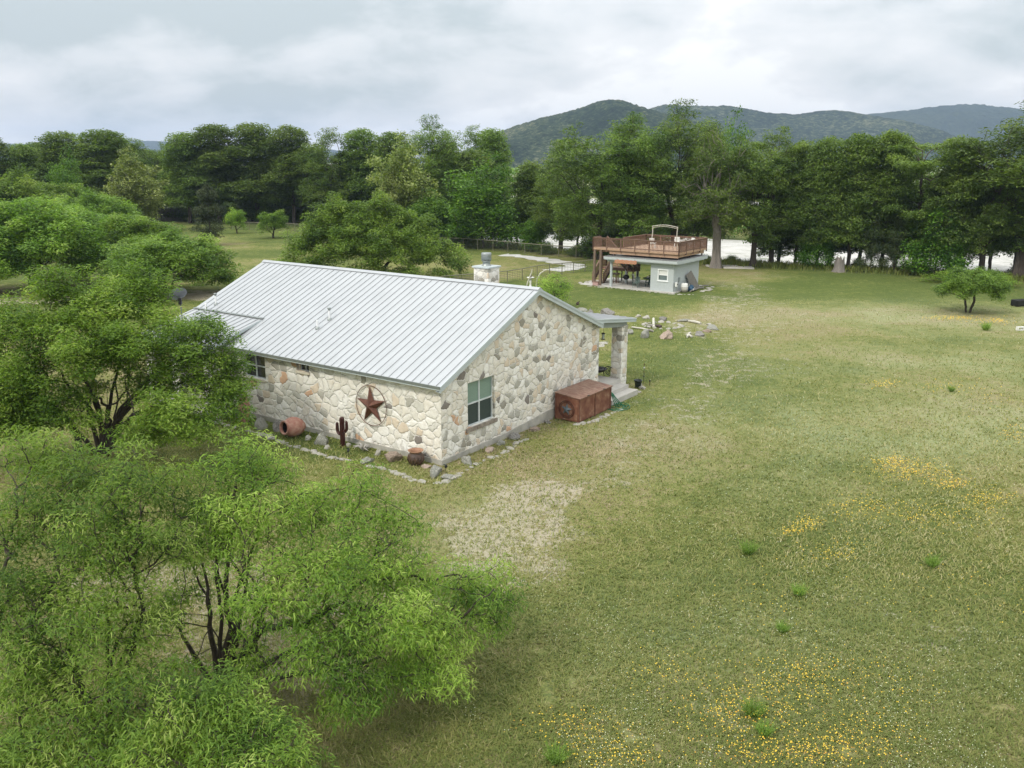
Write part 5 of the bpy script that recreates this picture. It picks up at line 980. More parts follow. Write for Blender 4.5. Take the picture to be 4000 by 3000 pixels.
def limbs(pts, par, rng, tip=.012, ex=.46, rmax=.3, wob=.09, sub=3, sides=5, sag=0.):
    n = len(pts); cnt = np.zeros(n); order = []
    ch = [[] for _ in range(n)]
    for i in range(n):
        if par[i] >= 0: ch[par[i]].append(i)
    st = [i for i in range(n) if par[i] < 0]; order = []
    while st: i = st.pop(); order.append(i); st += ch[i]
    for i in order[::-1]: cnt[i] = max(1, sum(cnt[c] for c in ch[i]))
    rad = np.minimum(tip*cnt**ex, rmax); V = []; 
    th = np.arange(sides)*2*math.pi/sides; cs, sn = np.cos(th), np.sin(th)
    for i in order:
        p = par[i]
        if p < 0: continue
        a, b = pts[p], pts[i]; L_ = np.linalg.norm(b-a)
        if L_ < 1e-4: continue
        ra = rad[i]*(1.12 if len(ch[p]) > 1 else 1.0); ra = min(ra, rad[p]) if p not in () else ra; rb_ = rad[i]
        if len(ch[i]): rb_ = max(min(rad[i], max(rad[c] for c in ch[i])*1.15), rad[i]*.75)
        P = [a+(b-a)*t for t in np.linspace(0, 1, sub+1)]
        for q in range(1, sub): P[q] = P[q]+rng.normal(0, wob*L_/sub, 3)-np.array([0, 0, sag*L_*4*(q/sub)*(1-q/sub)])
        rs = np.linspace(ra, rb_, sub+1); prev = None
        for q in range(sub+1):
            t = P[min(q+1, sub)]-P[max(q-1, 0)]; t /= np.linalg.norm(t)+1e-9; x = np.cross(t, [.31, .17, .94]); x /= np.linalg.norm(x)+1e-9; y = np.cross(t, x)
            ring = P[q]+rs[q]*(np.outer(cs, x)+np.outer(sn, y))
            if prev is not None:
                nx_ = np.roll(prev, -1, 0), np.roll(ring, -1, 0); V.append(np.stack([prev, nx_[0], nx_[1], ring], 1).reshape(-1, 3))
            prev = ring
    return np.concatenate(V), rad, ch
def unit(v): return v/(np.linalg.norm(v, axis=-1, keepdims=True)+1e-9)
def leaf_quads(rng, cen, n, spread, ln, wd, droop=.3, flat=.0, segs=1, hue0=None, outward=None, up=.0):
    """n leaves round every centre; returns verts and hue"""
    m = len(cen); c = np.repeat(cen, n, 0); N_ = m*n
    off = rng.normal(0, 1, (N_, 3)); off = off/np.maximum(1, np.linalg.norm(off, axis=1, keepdims=True)/1.5)*np.array(spread)
    p = c+off; az = rng.uniform(0, 2*math.pi, N_)
    d = np.stack([np.cos(az), np.sin(az), rng.normal(0, .35, N_)-droop+up], 1)
    if outward is not None: d += np.repeat(outward, n, 0)*.8
    d = unit(d); up_ = unit(np.stack([rng.normal(0, .45, N_), rng.normal(0, .45, N_), np.ones(N_)], 1)); s = unit(np.cross(d, up_))
    L_ = rng.uniform(.6, 1.3, (N_, 1))*ln; w = rng.uniform(.7, 1.3, (N_, 1))*wd/2
    hu = np.repeat(hue0 if hue0 is not None else rng.uniform(.25, .75, m), n)+rng.normal(0, .16, N_)
    hu = np.clip(hu, 0, 1)
    if segs == 1:
        q = np.stack([p-s*w*.5, p+d*L_*.5-s*w, p+d*L_, p+d*L_*.5+s*w], 1); return q.reshape(-1, 3), np.repeat(hu, 4)
    e = d*L_; dn = np.array([0, 0, -1.])*L_*.28
    a0, a1, a2 = p, p+e*.5+dn*.1, p+e*.9+dn
    q = np.stack([a0-s*w, a1-s*w, a1+s*w, a0+s*w, a1-s*w, a2-s*w*.4, a2+s*w*.4, a1+s*w], 1); return q.reshape(-1, 3), np.repeat(hu, 8)
def crown_pts(rng, n, c, r, lob=.22, hollow=.45, zmin=-.35, seed=0, low=0.):
    out = []
    while len(out) < n:
        v = rng.normal(0, 1, 3); v /= np.linalg.norm(v)
        if v[2] < zmin: continue
        k = 1+lob*math.sin(3.1*v[0]+seed)*math.cos(2.7*v[1]+seed*1.7)+lob*.8*math.sin(5.3*v[2]+4.1*v[0]+seed*2.3)+lob*.5*math.sin(9*v[1]+seed)
        t = (hollow+(1-hollow)*rng.uniform()**.6)*k
        out.append(c+np.array(r)*v*t)
    return np.array(out)
def thin(pts, d):
    keep = []
    for p in pts:
        if not keep or np.min(np.linalg.norm(np.array(keep)-p, axis=1)) > d: keep.append(p)
    return np.array(keep)
def lobe_pts(rng, lobes, sep, hollow=.5, dens=1.):
    out = []       # every lobe is a bouquet of uneven plumes
    for (x, y, z, r_) in lobes:
        c = np.array([x, y, z])
        for k in range(int(rng.integers(15, 21))):
            d = rng.normal(0, 1, 3); d[2] = abs(d[2])*.9-.25+.2*rng.normal(); d /= np.linalg.norm(d)+1e-9; L_ = r_*rng.uniform(.65, 1.22); n = int(dens*15*(r_/sep))+3
            t = rng.uniform(.15, 1, (n, 1))**.7; out.append(c+d*L_*t+rng.normal(0, 1, (n, 3))*r_*.15*(1.3-t)+np.array([0, 0, -.12])*L_*t*t)
    return np.concatenate(out)
def px_lobes(base_, L_):
    o = []
    for x, y, Y, r_ in L_: p = at(x, y, Y); o.append((p[0]-base_[0], p[1]-base_[1], p[2], r_*np.linalg.norm(p-np.array([0, 0, CAMH]))/FPX))
    return o
def auto_lobes(seed, r, h, zb, n):
    rng = np.random.default_rng(seed+500); L_ = []
    for k in range(n):
        t = (k+.5)/n; zz = 1-1.15*t; a = k*2.4+rng.normal(0, .25); w = math.sqrt(max(0, 1-zz*zz)) if zz > 0 else 1; rr_ = rng.uniform(.24, .38)*min(r[0], r[1], (h*(1-zb))*1.1)
        L_.append((math.cos(a)*w*(r[0]-rr_*.8)*rng.uniform(.8, 1.05), math.sin(a)*w*(r[1]-rr_*.8)*rng.uniform(.8, 1.05), max(h*zb+zz*(h*(1-zb)-rr_*.85)*rng.uniform(.85, 1.), rr_*.9), rr_))
    return L_+[(0, 0, h*(zb+.25*(1-zb)), min(r[0], r[1])*.45)]
def mesquite_meshes(seed, r, h, nlimb, nl, leaf, stems=3, lean=(0, 0), zb=.32, mat='mesq', segs=1, spread=.34, sep=.33, tip=.010, off=(0, 0), zmin=-.3, hollow=.4, bark='bark', gap=0., droop=.3, lobes=None, nlob=0, extra=None, dens=1.):
    rng = np.random.default_rng(seed)
    if nlob: lobes = auto_lobes(seed, r, h, zb, nlob)
    zc = h*zb; c = np.array([off[0], off[1], zc]); rr_ = (r[0], r[1], (h-zc)*.92)
    P = lobe_pts(rng, lobes, sep, dens=dens) if lobes else crown_pts(rng, nlimb, c, rr_, seed=seed, hollow=hollow, zmin=zmin)
    P = P[rng.permutation(len(P))]; P = thin(P, sep); P = P[P[:, 2] > h*.10]
    if gap:
        g = vnoise(P[:, 0]*1.+9, P[:, 1]+P[:, 2]*1.3, .9/max(r)*3, seed); P = P[g > gap]
    roots = [np.array([0, 0, 0.])]; V = []; tips = []; outw = []
    allP = P; k = stems; az = np.arctan2(P[:, 1]-off[1]*0, P[:, 0]-off[0]*0)+rng.normal(0, .25, len(P)); order = np.floor((az+math.pi)/(2*math.pi)*k).astype(int) % k
    for s in range(k):
        Q = P[order == s]
        if len(Q) < 4: continue
        m = Q.mean(0); ba = np.array([.12*math.cos(s*2.2), .12*math.sin(s*2.2), -.15]); f1 = ba+np.array([m[0]*.12+lean[0], m[1]*.12+lean[1], h*.16]); f2 = ba+np.array([m[0]*.33+lean[0], m[1]*.33+lean[1], h*.30])
        pts = np.vstack([ba, f1, f2, Q]); par, pl = grow(pts, 3, .38)
        v, rad, ch = limbs(pts, par, rng, tip, .47, .05*h**.5+.07*(r[0]/4), .16); V.append(v)
        for i in range(3, len(pts)):
            tips.append(pts[i]); outw.append(unit(pts[i]-pts[par[i]]))
    tips = np.array(tips); outw = np.array(outw); T = np.concatenate(V)
    g = vnoise(tips[:, 0]*2.1+5, tips[:, 1]*2.1+tips[:, 2]*1.7, .5, seed+3); hue = .12+.62*g+rng.normal(0, .13, len(tips))
    Lv, Lh = leaf_quads(rng, tips+outw*.1, nl, (spread, spread, spread*.62), leaf[0], leaf[1], droop, segs=segs, hue0=hue, outward=outw*.5)
    # twigs carrying the sprays
    tw = []
    for i in range(len(tips)):
        for k in range(3):
            d = unit(outw[i]+rng.normal(0, .7, 3)); a = tips[i]; b = a+d*spread*rng.uniform(.7, 1.3); x = unit(np.cross(d, [.2, .3, .9]))*tip*.55; y = unit(np.cross(d, x))*tip*.55
            tw.append(np.array([a-x, a+x, b+x*.3, b-x*.3])); tw.append(np.array([a-y, a+y, b+y*.3, b-y*.3]))
    T = np.concatenate([T, np.array(tw).reshape(-1, 3)]+([extra] if extra is not None else []))
    return quads_mesh('trunk', T, 4, MT[bark], None, False), quads_mesh('crown', Lv, 4, LF[mat], dict(hue=Lh), False)
def cypress_meshes(seed, r, h, nb=26, flat=True, mat='cyp', bark='cbark', nl=54, leaf=(.46, .17), zlow=.20, tip=.022, lean=.06, trunk=.55, bare=False, dens=1.):
    rng = np.random.default_rng(seed); pts = [np.array([0, 0, -.5])]; nt_ = 9; lx, ly = rng.normal(0, lean, 2)*h; H_ = h*.9
    for k in range(1, nt_+1): t = k/nt_; pts.append(np.array([lx*t*t+rng.normal(0, .12), ly*t*t+rng.normal(0, .12), H_*t]))
    tr = list(pts); par = [-1]+list(range(nt_)); P = list(pts); leafc = []; lo = []; hues = []
    for b in range(nb):
        t = zlow+(1-zlow)*(b+.5)/nb*.97; az = b*2.4+rng.normal(0, .35); fi = t*nt_; i0 = min(int(fi), nt_-1); base = tr[i0]+(tr[i0+1]-tr[i0])*(fi-i0)
        ln_ = r*(.55+.6*math.sin(min(t*1.15, 1)*math.pi*.62))*rng.uniform(.65, 1.15)
        if t > .9: ln_ *= .75
        rise = (.15+.55*t)*rng.uniform(.5, 1.2); drop_ = .10*(1-t)
        last = i0 if fi-i0 < .5 else i0+1; pv = None; hb = rng.uniform(.2, .72)+.2*(t-.5)
        for k in range(1, 6):
            s = k/5; q = base+np.array([math.cos(az+.25*math.sin(s*3+b)), math.sin(az+.25*math.sin(s*3+b)), 0])*ln_*s+np.array([0, 0, ln_*rise*s**.8*.55-drop_*ln_*s*s])+rng.normal(0, .12, 3); q[2] = min(q[2], h*.985)
            P.append(q); par.append(last); last = len(P)-1
            if k >= 2:
                for sd in (-1, 1):
                    for j in range(1 if k < 4 else 2):
                        a2 = az+sd*rng.uniform(.5, 1.3); l2 = ln_*rng.uniform(.16, .34)*(1.25-s*.5); e = q+np.array([math.cos(a2), math.sin(a2), rng.uniform(-.05, .35)])*l2; e[2] = min(e[2], h)
                        P.append(e); par.append(last); leafc.append(e); hues.append(hb+rng.normal(0, .08)); leafc.append((q+e)/2); hues.append(hb+rng.normal(0, .08))
                leafc.append(q); hues.append(hb)
    pts = np.array(P); par = np.array(par); T, rad, ch = limbs(pts, par, rng, tip, .52, trunk, .10, 2, 6)
    # flared base
    fl = []; n = 12; prof = [(1.9, -.4), (1.45, .35), (1.15, 1.0), (1.0, 2.2), (.9, h*.22)]
    rb_ = rad[1]*1.05
    rings = [np.array([[rb_*q*(1+.16*math.sin(k*2.6+seed))*math.cos(k*2*math.pi/n)+lx*(z/H_)**2*(z > 0), rb_*q*(1+.16*math.sin(k*2.6+seed))*math.sin(k*2*math.pi/n)+ly*(z/H_)**2*(z > 0), z] for k in range(n)]) for q, z in prof]
    for a, b in zip(rings[:-1], rings[1:]): fl.append(np.stack([a, np.roll(a, -1, 0), np.roll(b, -1, 0), b], 1).reshape(-1, 3))
    T = np.concatenate([T]+fl); tm = quads_mesh('trunk', T, 4, MT[bark], None, False)
    if bare: return tm, None
    leafc = np.array(leafc); hues = np.array(hues)
    Lv, Lh = leaf_quads(rng, leafc, int(nl*dens), (r*.105, r*.105, r*.042), leaf[0], leaf[1], .12, hue0=hues)
    return tm, quads_mesh('crown', Lv, 4, LF[mat], dict(hue=Lh), False)
def dome_cypress(seed, r, h, n=30, nl=46, leaf=(.55, .20), mat='cyp', bark='cbark', zb=.22, fl=.42, sep=1.0):
    rng = np.random.default_rng(seed); P = []
    for k in range(n):
        t = (k+.5)/n; z = h*(zb+(1-zb)*t); w = r*min(1., (1.02-t)**.42*1.02)*(.75+.25*math.sin(k*1.9+seed)); a = k*2.4+rng.normal(0, .3); rl = r*rng.uniform(.30, .46)
        q = max(0, w-rl*.7)*rng.uniform(.75, 1.05); c = np.array([q*math.cos(a), q*math.sin(a), min(z, h-rl*fl)]); m = int(70*(rl/sep)**2)+14; v = unit(rng.normal(0, 1, (m, 3))); v = v[v[:, 2] > -.35]; s = (.5+.5*rng.uniform(0, 1, (len(v), 1))**.5)
        d = v*s*rl; d[:, 2] = d[:, 2]*fl-.10*np.hypot(d[:, 0], d[:, 1])**1.3*.3; P.append(c+d)
    P = np.concatenate(P); P = P[rng.permutation(len(P))]; P = thin(P, sep*.85); P = P[P[:, 2] > h*.08]; P[:, 2] *= (h-.25)/P[:, 2].max(); nt_ = 9
    tr = [[.1*math.sin(k), .1*math.cos(k*1.3), h*.82*k/nt_-.4] for k in range(nt_+1)]; pts = np.vstack([tr, P]); par, pl = grow(pts, nt_+1, .25); T, rad, ch = limbs(pts, par, rng, .022, .50, .6, .12, 3, 6)
    g = vnoise(P[:, 0]+P[:, 1]+40, P[:, 2]*1.5, .35, seed); Lv, Lh = leaf_quads(rng, P, nl, (sep*.62, sep*.62, sep*.26), leaf[0], leaf[1], .2, hue0=.18+.6*g)
    return quads_mesh('trunk', T, 4, MT[bark], None, False), quads_mesh('crown', Lv, 4, LF[mat], dict(hue=Lh), False)
def fan_cypress(seed, r, h, n=420, nl=36, leaf=(.42, .14), mat='cyp', bark='cbark', zb=.40, sep=.85, hollow=.35, asp=1., tip=.02, rmax=.6):
    rng = np.random.default_rng(seed); c = np.array([0, 0, h*zb]); L_ = []
    for k in range(34):
        v = rng.normal(0, 1, 3); v[2] = abs(v[2])*1.1-.45; v /= np.linalg.norm(v); q = rng.uniform(.45, .88); rl = r*rng.uniform(.26, .40); L_.append((v[0]*r*q, v[1]*r*q*asp, min(c[2]+v[2]*h*(1-zb)*q, h-rl*.9), rl))
    P = lobe_pts(rng, L_, sep, dens=1.1); P = P[rng.permutation(len(P))]; P = thin(P, sep); P = P[P[:, 2] > h*.10]; P[:, 2] *= (h-.25)/P[:, 2].max()
    nt_ = 5; lx, ly = rng.normal(0, .05, 2)*h; tr = [[lx*(k/nt_)**2, ly*(k/nt_)**2, h*zb*1.05*k/nt_-.4*(k == 0)] for k in range(nt_+1)]
    pts = np.vstack([tr, P]); par, pl = grow(pts, nt_+1, .55); T, rad, ch = limbs(pts, par, rng, tip, .52, rmax, .13, 3, 6)
    n = 14; rb_ = rad[1]; fl = []; rings = [np.array([[rb_*q*(1+.15*math.sin(k*2.6+seed))*math.cos(k*2*math.pi/n)+lx*(z/h)**2, rb_*q*(1+.15*math.sin(k*2.6+seed))*math.sin(k*2*math.pi/n)+ly*(z/h)**2, z] for k in range(n)]) for q, z in ((2.0, -.4), (1.5, .35), (1.2, 1.1), (1.05, 2.4), (.98, h*zb*.6))]
    for a, b in zip(rings[:-1], rings[1:]): fl.append(np.stack([a, np.roll(a, -1, 0), np.roll(b, -1, 0), b], 1).reshape(-1, 3))
    T = np.concatenate([T]+fl)
    g = vnoise(P[:, 0]+P[:, 1]+40, P[:, 2]*1.5, .35, seed); Lv, Lh = leaf_quads(rng, P, nl, (sep*.66, sep*.66, sep*.30), leaf[0], leaf[1], .15, hue0=.15+.62*g+rng.normal(0, .1, len(P)))
    return quads_mesh('trunk', T, 4, MT[bark], None, False), quads_mesh('crown', Lv, 4, LF[mat], dict(hue=Lh), False)
def broad_meshes(seed, r, h, nlimb, nl, leaf, mat, zb=.45, bark='cbark', spread=.8, sep=.8, hollow=.3, zmin=-.75, tall=1.):
    rng = np.random.default_rng(seed); c = np.array([0, 0, h*zb+.0]); P = thin(crown_pts(rng, nlimb, c, (r, r, h*(1-zb)*.95), .25, hollow, zmin, seed), sep); P = P[P[:, 2] > h*.10]
    pts = np.vstack([[0, 0, -.3], [0, 0, h*.15], [.1, .1, h*.3], P]); par, pl = grow(pts, 3, .45); T, rad, ch = limbs(pts, par, rng, .018, .5, .35, .12)
    g = vnoise(P[:, 0]+5, P[:, 1]+P[:, 2]*1.3, 1.1/r*2, seed); Lv, Lh = leaf_quads(rng, P, nl, (spread, spread, spread*.6), leaf[0], leaf[1], .25, hue0=.15+.6*g)
    return quads_mesh('trunk', T, 4, MT[bark], None, False), quads_mesh('crown', Lv, 4, LF[mat], dict(hue=Lh), False)
def juniper_meshes(seed, r, h, n=420, nl=60, zb=.12):
    rng = np.random.default_rng(seed); P = []
    for k in range(n):
        t = rng.uniform(zb, 1)**.9; w = r*(1.05-t)**.62*(.6+.4*math.sin(t*25+seed))*1.05; a = rng.uniform(0, 6.28); q = w*(rng.uniform(.35, 1)**.5); P.append((q*math.cos(a)*(1+.25*math.sin(2*a+seed)), q*math.sin(a), h*t-.10*q))
    P = thin(np.array(P), .25); pts = np.vstack([[[0, 0, h*k/8-.2] for k in range(8)], P]); par, pl = grow(pts, 8, .2); T, rad, ch = limbs(pts, par, rng, .012, .5, .22, .1, 2)
    Lv, Lh = leaf_quads(rng, P, nl, (.22, .22, .26), .20, .07, -.25, up=.5)
    return quads_mesh('trunk', T, 4, MT['bark'], None, False), quads_mesh('crown', Lv, 4, LF['jun'], dict(hue=Lh), False)
def place(name, meshes, loc, rz, scale, label, cat='tree', group=None):
    o = empty(name, (loc[0], loc[1], float(ghz(loc[0], loc[1]))), rz, label, cat, group)
    o.scale = (scale if isinstance(scale, tuple) else (scale,)*3)
    link('trunk', meshes[0], o)
    if meshes[1]: link('crown', meshes[1], o)
    return o
# --- foreground mesquites
GM = 'feathery mesquite trees around the house'
F1 = [(960, 1870, 18.3, 165), (1010, 2080, 17, 190), (1260, 2010, 18, 150), (1480, 2060, 18, 140), (1300, 2250, 16.5, 190), (1560, 2260, 17.2, 150), (1500, 2450, 16, 180), (1850, 2330, 18, 140), (1740, 2480, 17, 110), (1250, 2540, 15.5, 170), (1070, 2320, 16, 130), (760, 2120, 18, 130), (1650, 2640, 16, 130), (1420, 2700, 15.2, 120), (1930, 2420, 18, 70)]
F1 += [(850, 2150, 17.8, 80), (760, 2330, 17.9, 70), (650, 2420, 17, 80), (1010, 2580, 16, 80), (1400, 1920, 18.2, 80), (1130, 2200, 16.6, 110), (700, 2600, 16.2, 60), (1960, 2350, 18, 60)]
S1 = [((880, 2700), (890, 2450), (880, 2250), (900, 2000), (920, 1900)), ((870, 2700), (860, 2420), (845, 2250), (840, 2060)), ((895, 2690), (930, 2450), (960, 2250), (1010, 2080), (1040, 1980)), ((860, 2700), (820, 2480), (815, 2350), (790, 2200)), ((905, 2680), (990, 2520), (1030, 2380), (1060, 2280)), ((900, 2690), (960, 2640), (1100, 2560), (1250, 2500), (1420, 2420)), ((905, 2700), (1100, 2640), (1300, 2620), (1500, 2560)), ((850, 2705), (760, 2560), (700, 2450)), ((885, 2700), (910, 2500), (915, 2350), (960, 2180))]
S1b = [((1650, 2600), (1760, 2450), (1850, 2360), (1930, 2300)), ((1650, 2600), (1700, 2500), (1790, 2340)), ((1400, 2700), (1560, 2640), (1660, 2590))]
F2 = [(140, 1810, 17.5, 140), (330, 1900, 17, 140), (560, 1900, 16.5, 160), (700, 2000, 17, 110), (90, 2070, 16, 180), (400, 2140, 15.5, 190), (640, 2160, 16, 120), (60, 2370, 15, 180), (330, 2420, 14.5, 180), (560, 2450, 15, 110), (150, 2660, 14, 190), (480, 2700, 13.6, 140), (720, 2770, 13, 130), (300, 2900, 13, 170), (60, 2950, 13, 150)]
F3 = [(1010, 2900, 12.8, 110), (900, 2850, 13.0, 150), (620, 2960, 12.6, 160), (1080, 2990, 12.4, 120), (780, 2780, 13.2, 110), (960, 3060, 12, 170)]
M1 = [(235, 1150, 34, 85), (520, 1150, 35, 92), (620, 1285, 34, 76), (390, 1260, 33.5, 105), (150, 1330, 33, 105), (790, 1310, 34, 88), (870, 1430, 34, 74), (930, 1490, 34, 46), (700, 1400, 33, 105), (530, 1370, 32.5, 100), (300, 1400, 32, 110), (110, 1500, 32, 100), (240, 1590, 31.5, 70), (660, 1610, 31, 85), (750, 1660, 31, 60), (860, 1590, 32.5, 66), (560, 1700, 31, 60), (40, 1340, 33, 80), (890, 1540, 33, 44)]
M0 = [(-30, 1500, 32, 100), (60, 1560, 32, 90), (-60, 1640, 31.5, 110), (90, 1660, 31.5, 70)]
def stem_quads(lines, b, Y0, r0, seed):
    rng = np.random.default_rng(seed); V = []
    for ln in lines:
        P = [at(x, y, Y0+.25*math.sin(k*1.7+x*.01))-np.array([b[0], b[1], 0]) for k, (x, y) in enumerate(ln)]
        Q = []
        for a, c in zip(P[:-1], P[1:]):
            for t in (0, .33, .66): Q.append(a+(c-a)*t+rng.normal(0, .025, 3))
        Q.append(P[-1]); Q[0][2] = min(Q[0][2], -.05); n = len(Q); rs = r0*np.linspace(1, .30, n)*rng.uniform(.6, 1.1); th = np.arange(6)*math.pi/3; prev = None
        for k in range(n):
            t = unit(Q[min(k+1, n-1)]-Q[max(k-1, 0)]); x = unit(np.cross(t, [.3, .9, .2])); y = np.cross(t, x); ring = Q[k]+rs[k]*(np.outer(np.cos(th), x)+np.outer(np.sin(th), y))
            if prev is not None: V.append(np.stack([prev, np.roll(prev, -1, 0), np.roll(ring, -1, 0), ring], 1).reshape(-1, 3))
            prev = ring
    return np.concatenate(V)
def px_tree(seed, b, h, L_, label, leaf, segs, sep, spread, nl, stems, **k):
    place('mesquite_tree', mesquite_meshes(seed, (4, 4), h, 0, nl, leaf, stems, segs=segs, spread=spread, sep=sep, lobes=px_lobes(b, L_), **k), (b[0], b[1], 0), 0, 1, label, group=GM)
px_tree(11, (-6.4, 17.4), 6.0, F1, 'bright green feathery tree at bottom centre with a clump of upright dark stems', (.12, .0195), 2, .31, .24, 115, 5, dens=1.75, tip=.008, extra=np.concatenate([stem_quads(S1, (-6.4, 17.4), 17.4, .085, 3), stem_quads(S1b, (-6.4, 17.4), 17.2, .04, 4)]))
px_tree(12, (-8.0, 14.8), 6.3, F2, 'bright green feathery tree filling the bottom left corner', (.12, .0195), 2, .31, .24, 115, 5, dens=1.75, tip=.008, extra=stem_quads([((430, 2960), (380, 2850), (330, 2700), (260, 2500)), ((440, 2960), (480, 2820), (500, 2600), (560, 2380)), ((420, 2960), (250, 2760), (120, 2600), (60, 2450)), ((430, 2960), (430, 2700), (420, 2500), (400, 2300))], (-8.0, 14.8), 15.2, .10, 5))
px_tree(13, (-4.9, 12.4), 3.4, F3, 'low feathery crown at the bottom edge nearest the camera', (.115, .018), 2, .27, .24, 120, 3)
M1 = [(x, y, Y, r_*1.18) for x, y, Y, r_ in M1]+[(430, 1350, 34.5, 90), (600, 1500, 33.5, 80), (200, 1640, 32, 66), (70, 1650, 32, 70), (340, 1640, 31.5, 48), (150, 1430, 33, 70), (760, 1500, 33, 70), (430, 1150, 35, 60), (330, 1210, 34.5, 70), (330, 1520, 33, 80), (470, 1220, 35, 80), (850, 1520, 33.5, 70), (60, 1230, 34, 70)]
px_tree(14, (-16.4, 34.0), 7.3, M1, 'wide dark-limbed mesquite tree half covering the left end of the house', (.18, .048), 1, .38, .31, 150, 5, dens=1.9, tip=.008, extra=stem_quads([((400, 1765), (390, 1600), (330, 1480), (250, 1330)), ((405, 1765), (420, 1620), (450, 1480), (520, 1300)), ((410, 1760), (470, 1600), (560, 1500), (700, 1400)), ((410, 1760), (520, 1620), (700, 1560), (850, 1560)), ((380, 1780), (320, 1700), (200, 1580), (80, 1500)), ((320, 1800), (300, 1700), (250, 1620), (150, 1560)), ((395, 1765), (350, 1640), (360, 1500), (400, 1350)), ((400, 1765), (440, 1660), (540, 1560), (620, 1420))], (-16.4, 34.0), 33.8, .15, 9))
px_tree(15, (-21.8, 32.0), 5.2, M0, 'yellowish green mesquite cut off by the left edge beside a wide dark-limbed one', (.18, .048), 1, .38, .32, 130, 3, dens=1.6)
# --- midground trees
mqA = mesquite_meshes(21, (5.0, 4.6), 7.0, 900, 120, (.28, .09), 4, zb=.30, mat='mesq2', spread=.42, sep=.52, tip=.013, nlob=19, dens=1.5)
mqB = mesquite_meshes(22, (5.0, 5.0), 6.2, 900, 120, (.28, .09), 3, zb=.30, mat='mesq2', spread=.42, sep=.52, tip=.013, nlob=17, dens=1.5)
C1 = [(1480, 835, 88, 52), (1395, 845, 88, 50), (1570, 868, 88, 48), (1655, 905, 88, 46), (1290, 880, 87, 50), (1420, 930, 86, 70), (1560, 950, 86, 70), (1310, 845, 88, 58), (1400, 880, 87, 55), (1250, 915, 87, 60), (1480, 862, 88, 55), (1560, 900, 88, 50), (1640, 930, 88, 55), (1720, 985, 88, 50), (1775, 1040, 87, 42), (1190, 965, 87, 55), (1130, 1040, 87, 45), (1350, 980, 85, 75), (1500, 975, 85, 75), (1630, 1020, 85, 60), (1240, 1050, 85, 55), (1450, 1075, 84, 55), (1590, 1095, 84, 50), (1720, 1090, 86, 50), (1360, 1110, 84, 50), (1785, 1100, 87, 32)]
mqC = mesquite_meshes(23, (9.3, 7.5), 7.9, 0, 120, (.30, .10), 6, mat='mesq2', spread=.45, sep=.60, tip=.014, dens=1.7, lobes=px_lobes((-13.3, 88.0), [(x, y-10, Y, r_*1.2) for x, y, Y, r_ in C1]))
def base(x, y): p = gz(x, y); p = gz(x, y, float(ghz(p[0], p[1]))); return p
def byp(name, meshes, x, by, top, r0, h0, label, wpx=None, rz=0., cat='tree', group=None):
    P = base(x, by); T = at(x, top-(14 if name == 'cypress_tree' and x > 2000 else 0), P[1]); h = T[2]-float(ghz(P[0], P[1])); s = h/h0; sx = s
    if wpx: sx = wpx/2*np.linalg.norm(P)/FPX/r0
    return place(name, meshes, P, rz, (sx, sx, s), label, cat, group)
place('mesquite_tree', mqC, (-13.3, 88.0, 0), 0, 1, 'large dome-shaped mesquite directly behind the house roof', group=GM)
byp('mesquite_tree', mqA, 130, 1135, 752, 5.0, 7.0, 'big dark olive mesquite at the left edge beyond the drive', 520, .5, group=GM)
byp('mesquite_tree', mqB, 660, 1150, 895, 5.0, 6.2, 'rounded mid green mesquite between the drive and the metal roof', 470, 2., group=GM)
byp('mesquite_tree', mqA, 530, 1092, 822, 5.0, 7.0, 'mesquite standing behind and left of the rounded one beside the roof', 400, 3.1, group=GM)
byp('mesquite_tree', mqB, 60, 960, 655, 5.0, 6.2, 'pale green mesquite at the far left below the tall cypresses', 330, 1., group=GM)
byp('mesquite_tree', mqA, 230, 940, 700, 5.0, 7.0, 'greyish green mesquite in the left background behind the dark olive one', 330, 4., group=GM)
byp('mesquite_tree', mqB, 400, 985, 735, 5.0, 6.2, 'bushy mesquite behind the drive in front of the pale tall tree', 330, 5., group=GM)
byp('mesquite_tree', mqA, 330, 1020, 790, 5.0, 7.0, 'low mesquite between the olive tree and the rounded trees', 260, 2.5, group=GM)
sml = mesquite_meshes(24, (1.7, 1.6), 2.9, 260, 60, (.15, .045), 3, zb=.40, mat='mesq', spread=.22, sep=.30, tip=.010, nlob=9)
place('small_mesquite', sml, (3.25, 69.5, 0), 1, 1.0, 'small bright mesquite just behind the peak of the house roof', group=GM)
round_ = broad_meshes(25, 1.7, 3.6, 240, 100, (.16, .07), 'mesq', .62, 'bark', .28, .30, .5, -.8)
byp('round_tree', round_, 1068, 930, 829, 1.9, 3.6, 'small lollipop-shaped tree standing alone on the far lawn', 102, group='small round trees on the far lawn')
byp('round_tree', round_, 925, 912, 820, 1.9, 3.6, 'small round tree just right of the dark juniper', 70, 2, group='small round trees on the far lawn')
place('umbrella_tree', mesquite_meshes(26, (2.7, 2.5), 3.6, 420, 85, (.18, .055), 2, zb=.50, mat='mesq2', spread=.26, sep=.27, tip=.012, nlob=15, dens=1.6), (36.1, 68.6, 0), .3, 1, 'small flat-topped tree standing alone in the right meadow', group=GM)
byp('bush', broad_meshes(27, 2.4, 2.2, 260, 90, (.2, .06), 'mesq', .3, 'bark', .35, .35, .3, -.2), 3800, 1108, 1052, 2.4, 2.2, 'bright green low bush by the right river trees', 250, cat='bush')
jn = juniper_meshes(31, 2.7, 8.4)
byp('juniper_tree', jn, 825, 958, 718, 2.7, 8.4, 'dark olive juniper with bare lower limbs on the far lawn', 175, group='dark junipers')
byp('juniper_tree', jn, 505, 900, 735, 2.7, 8.4, 'slim dark juniper beside the weathered board fence', 60, 1, group='dark junipers')
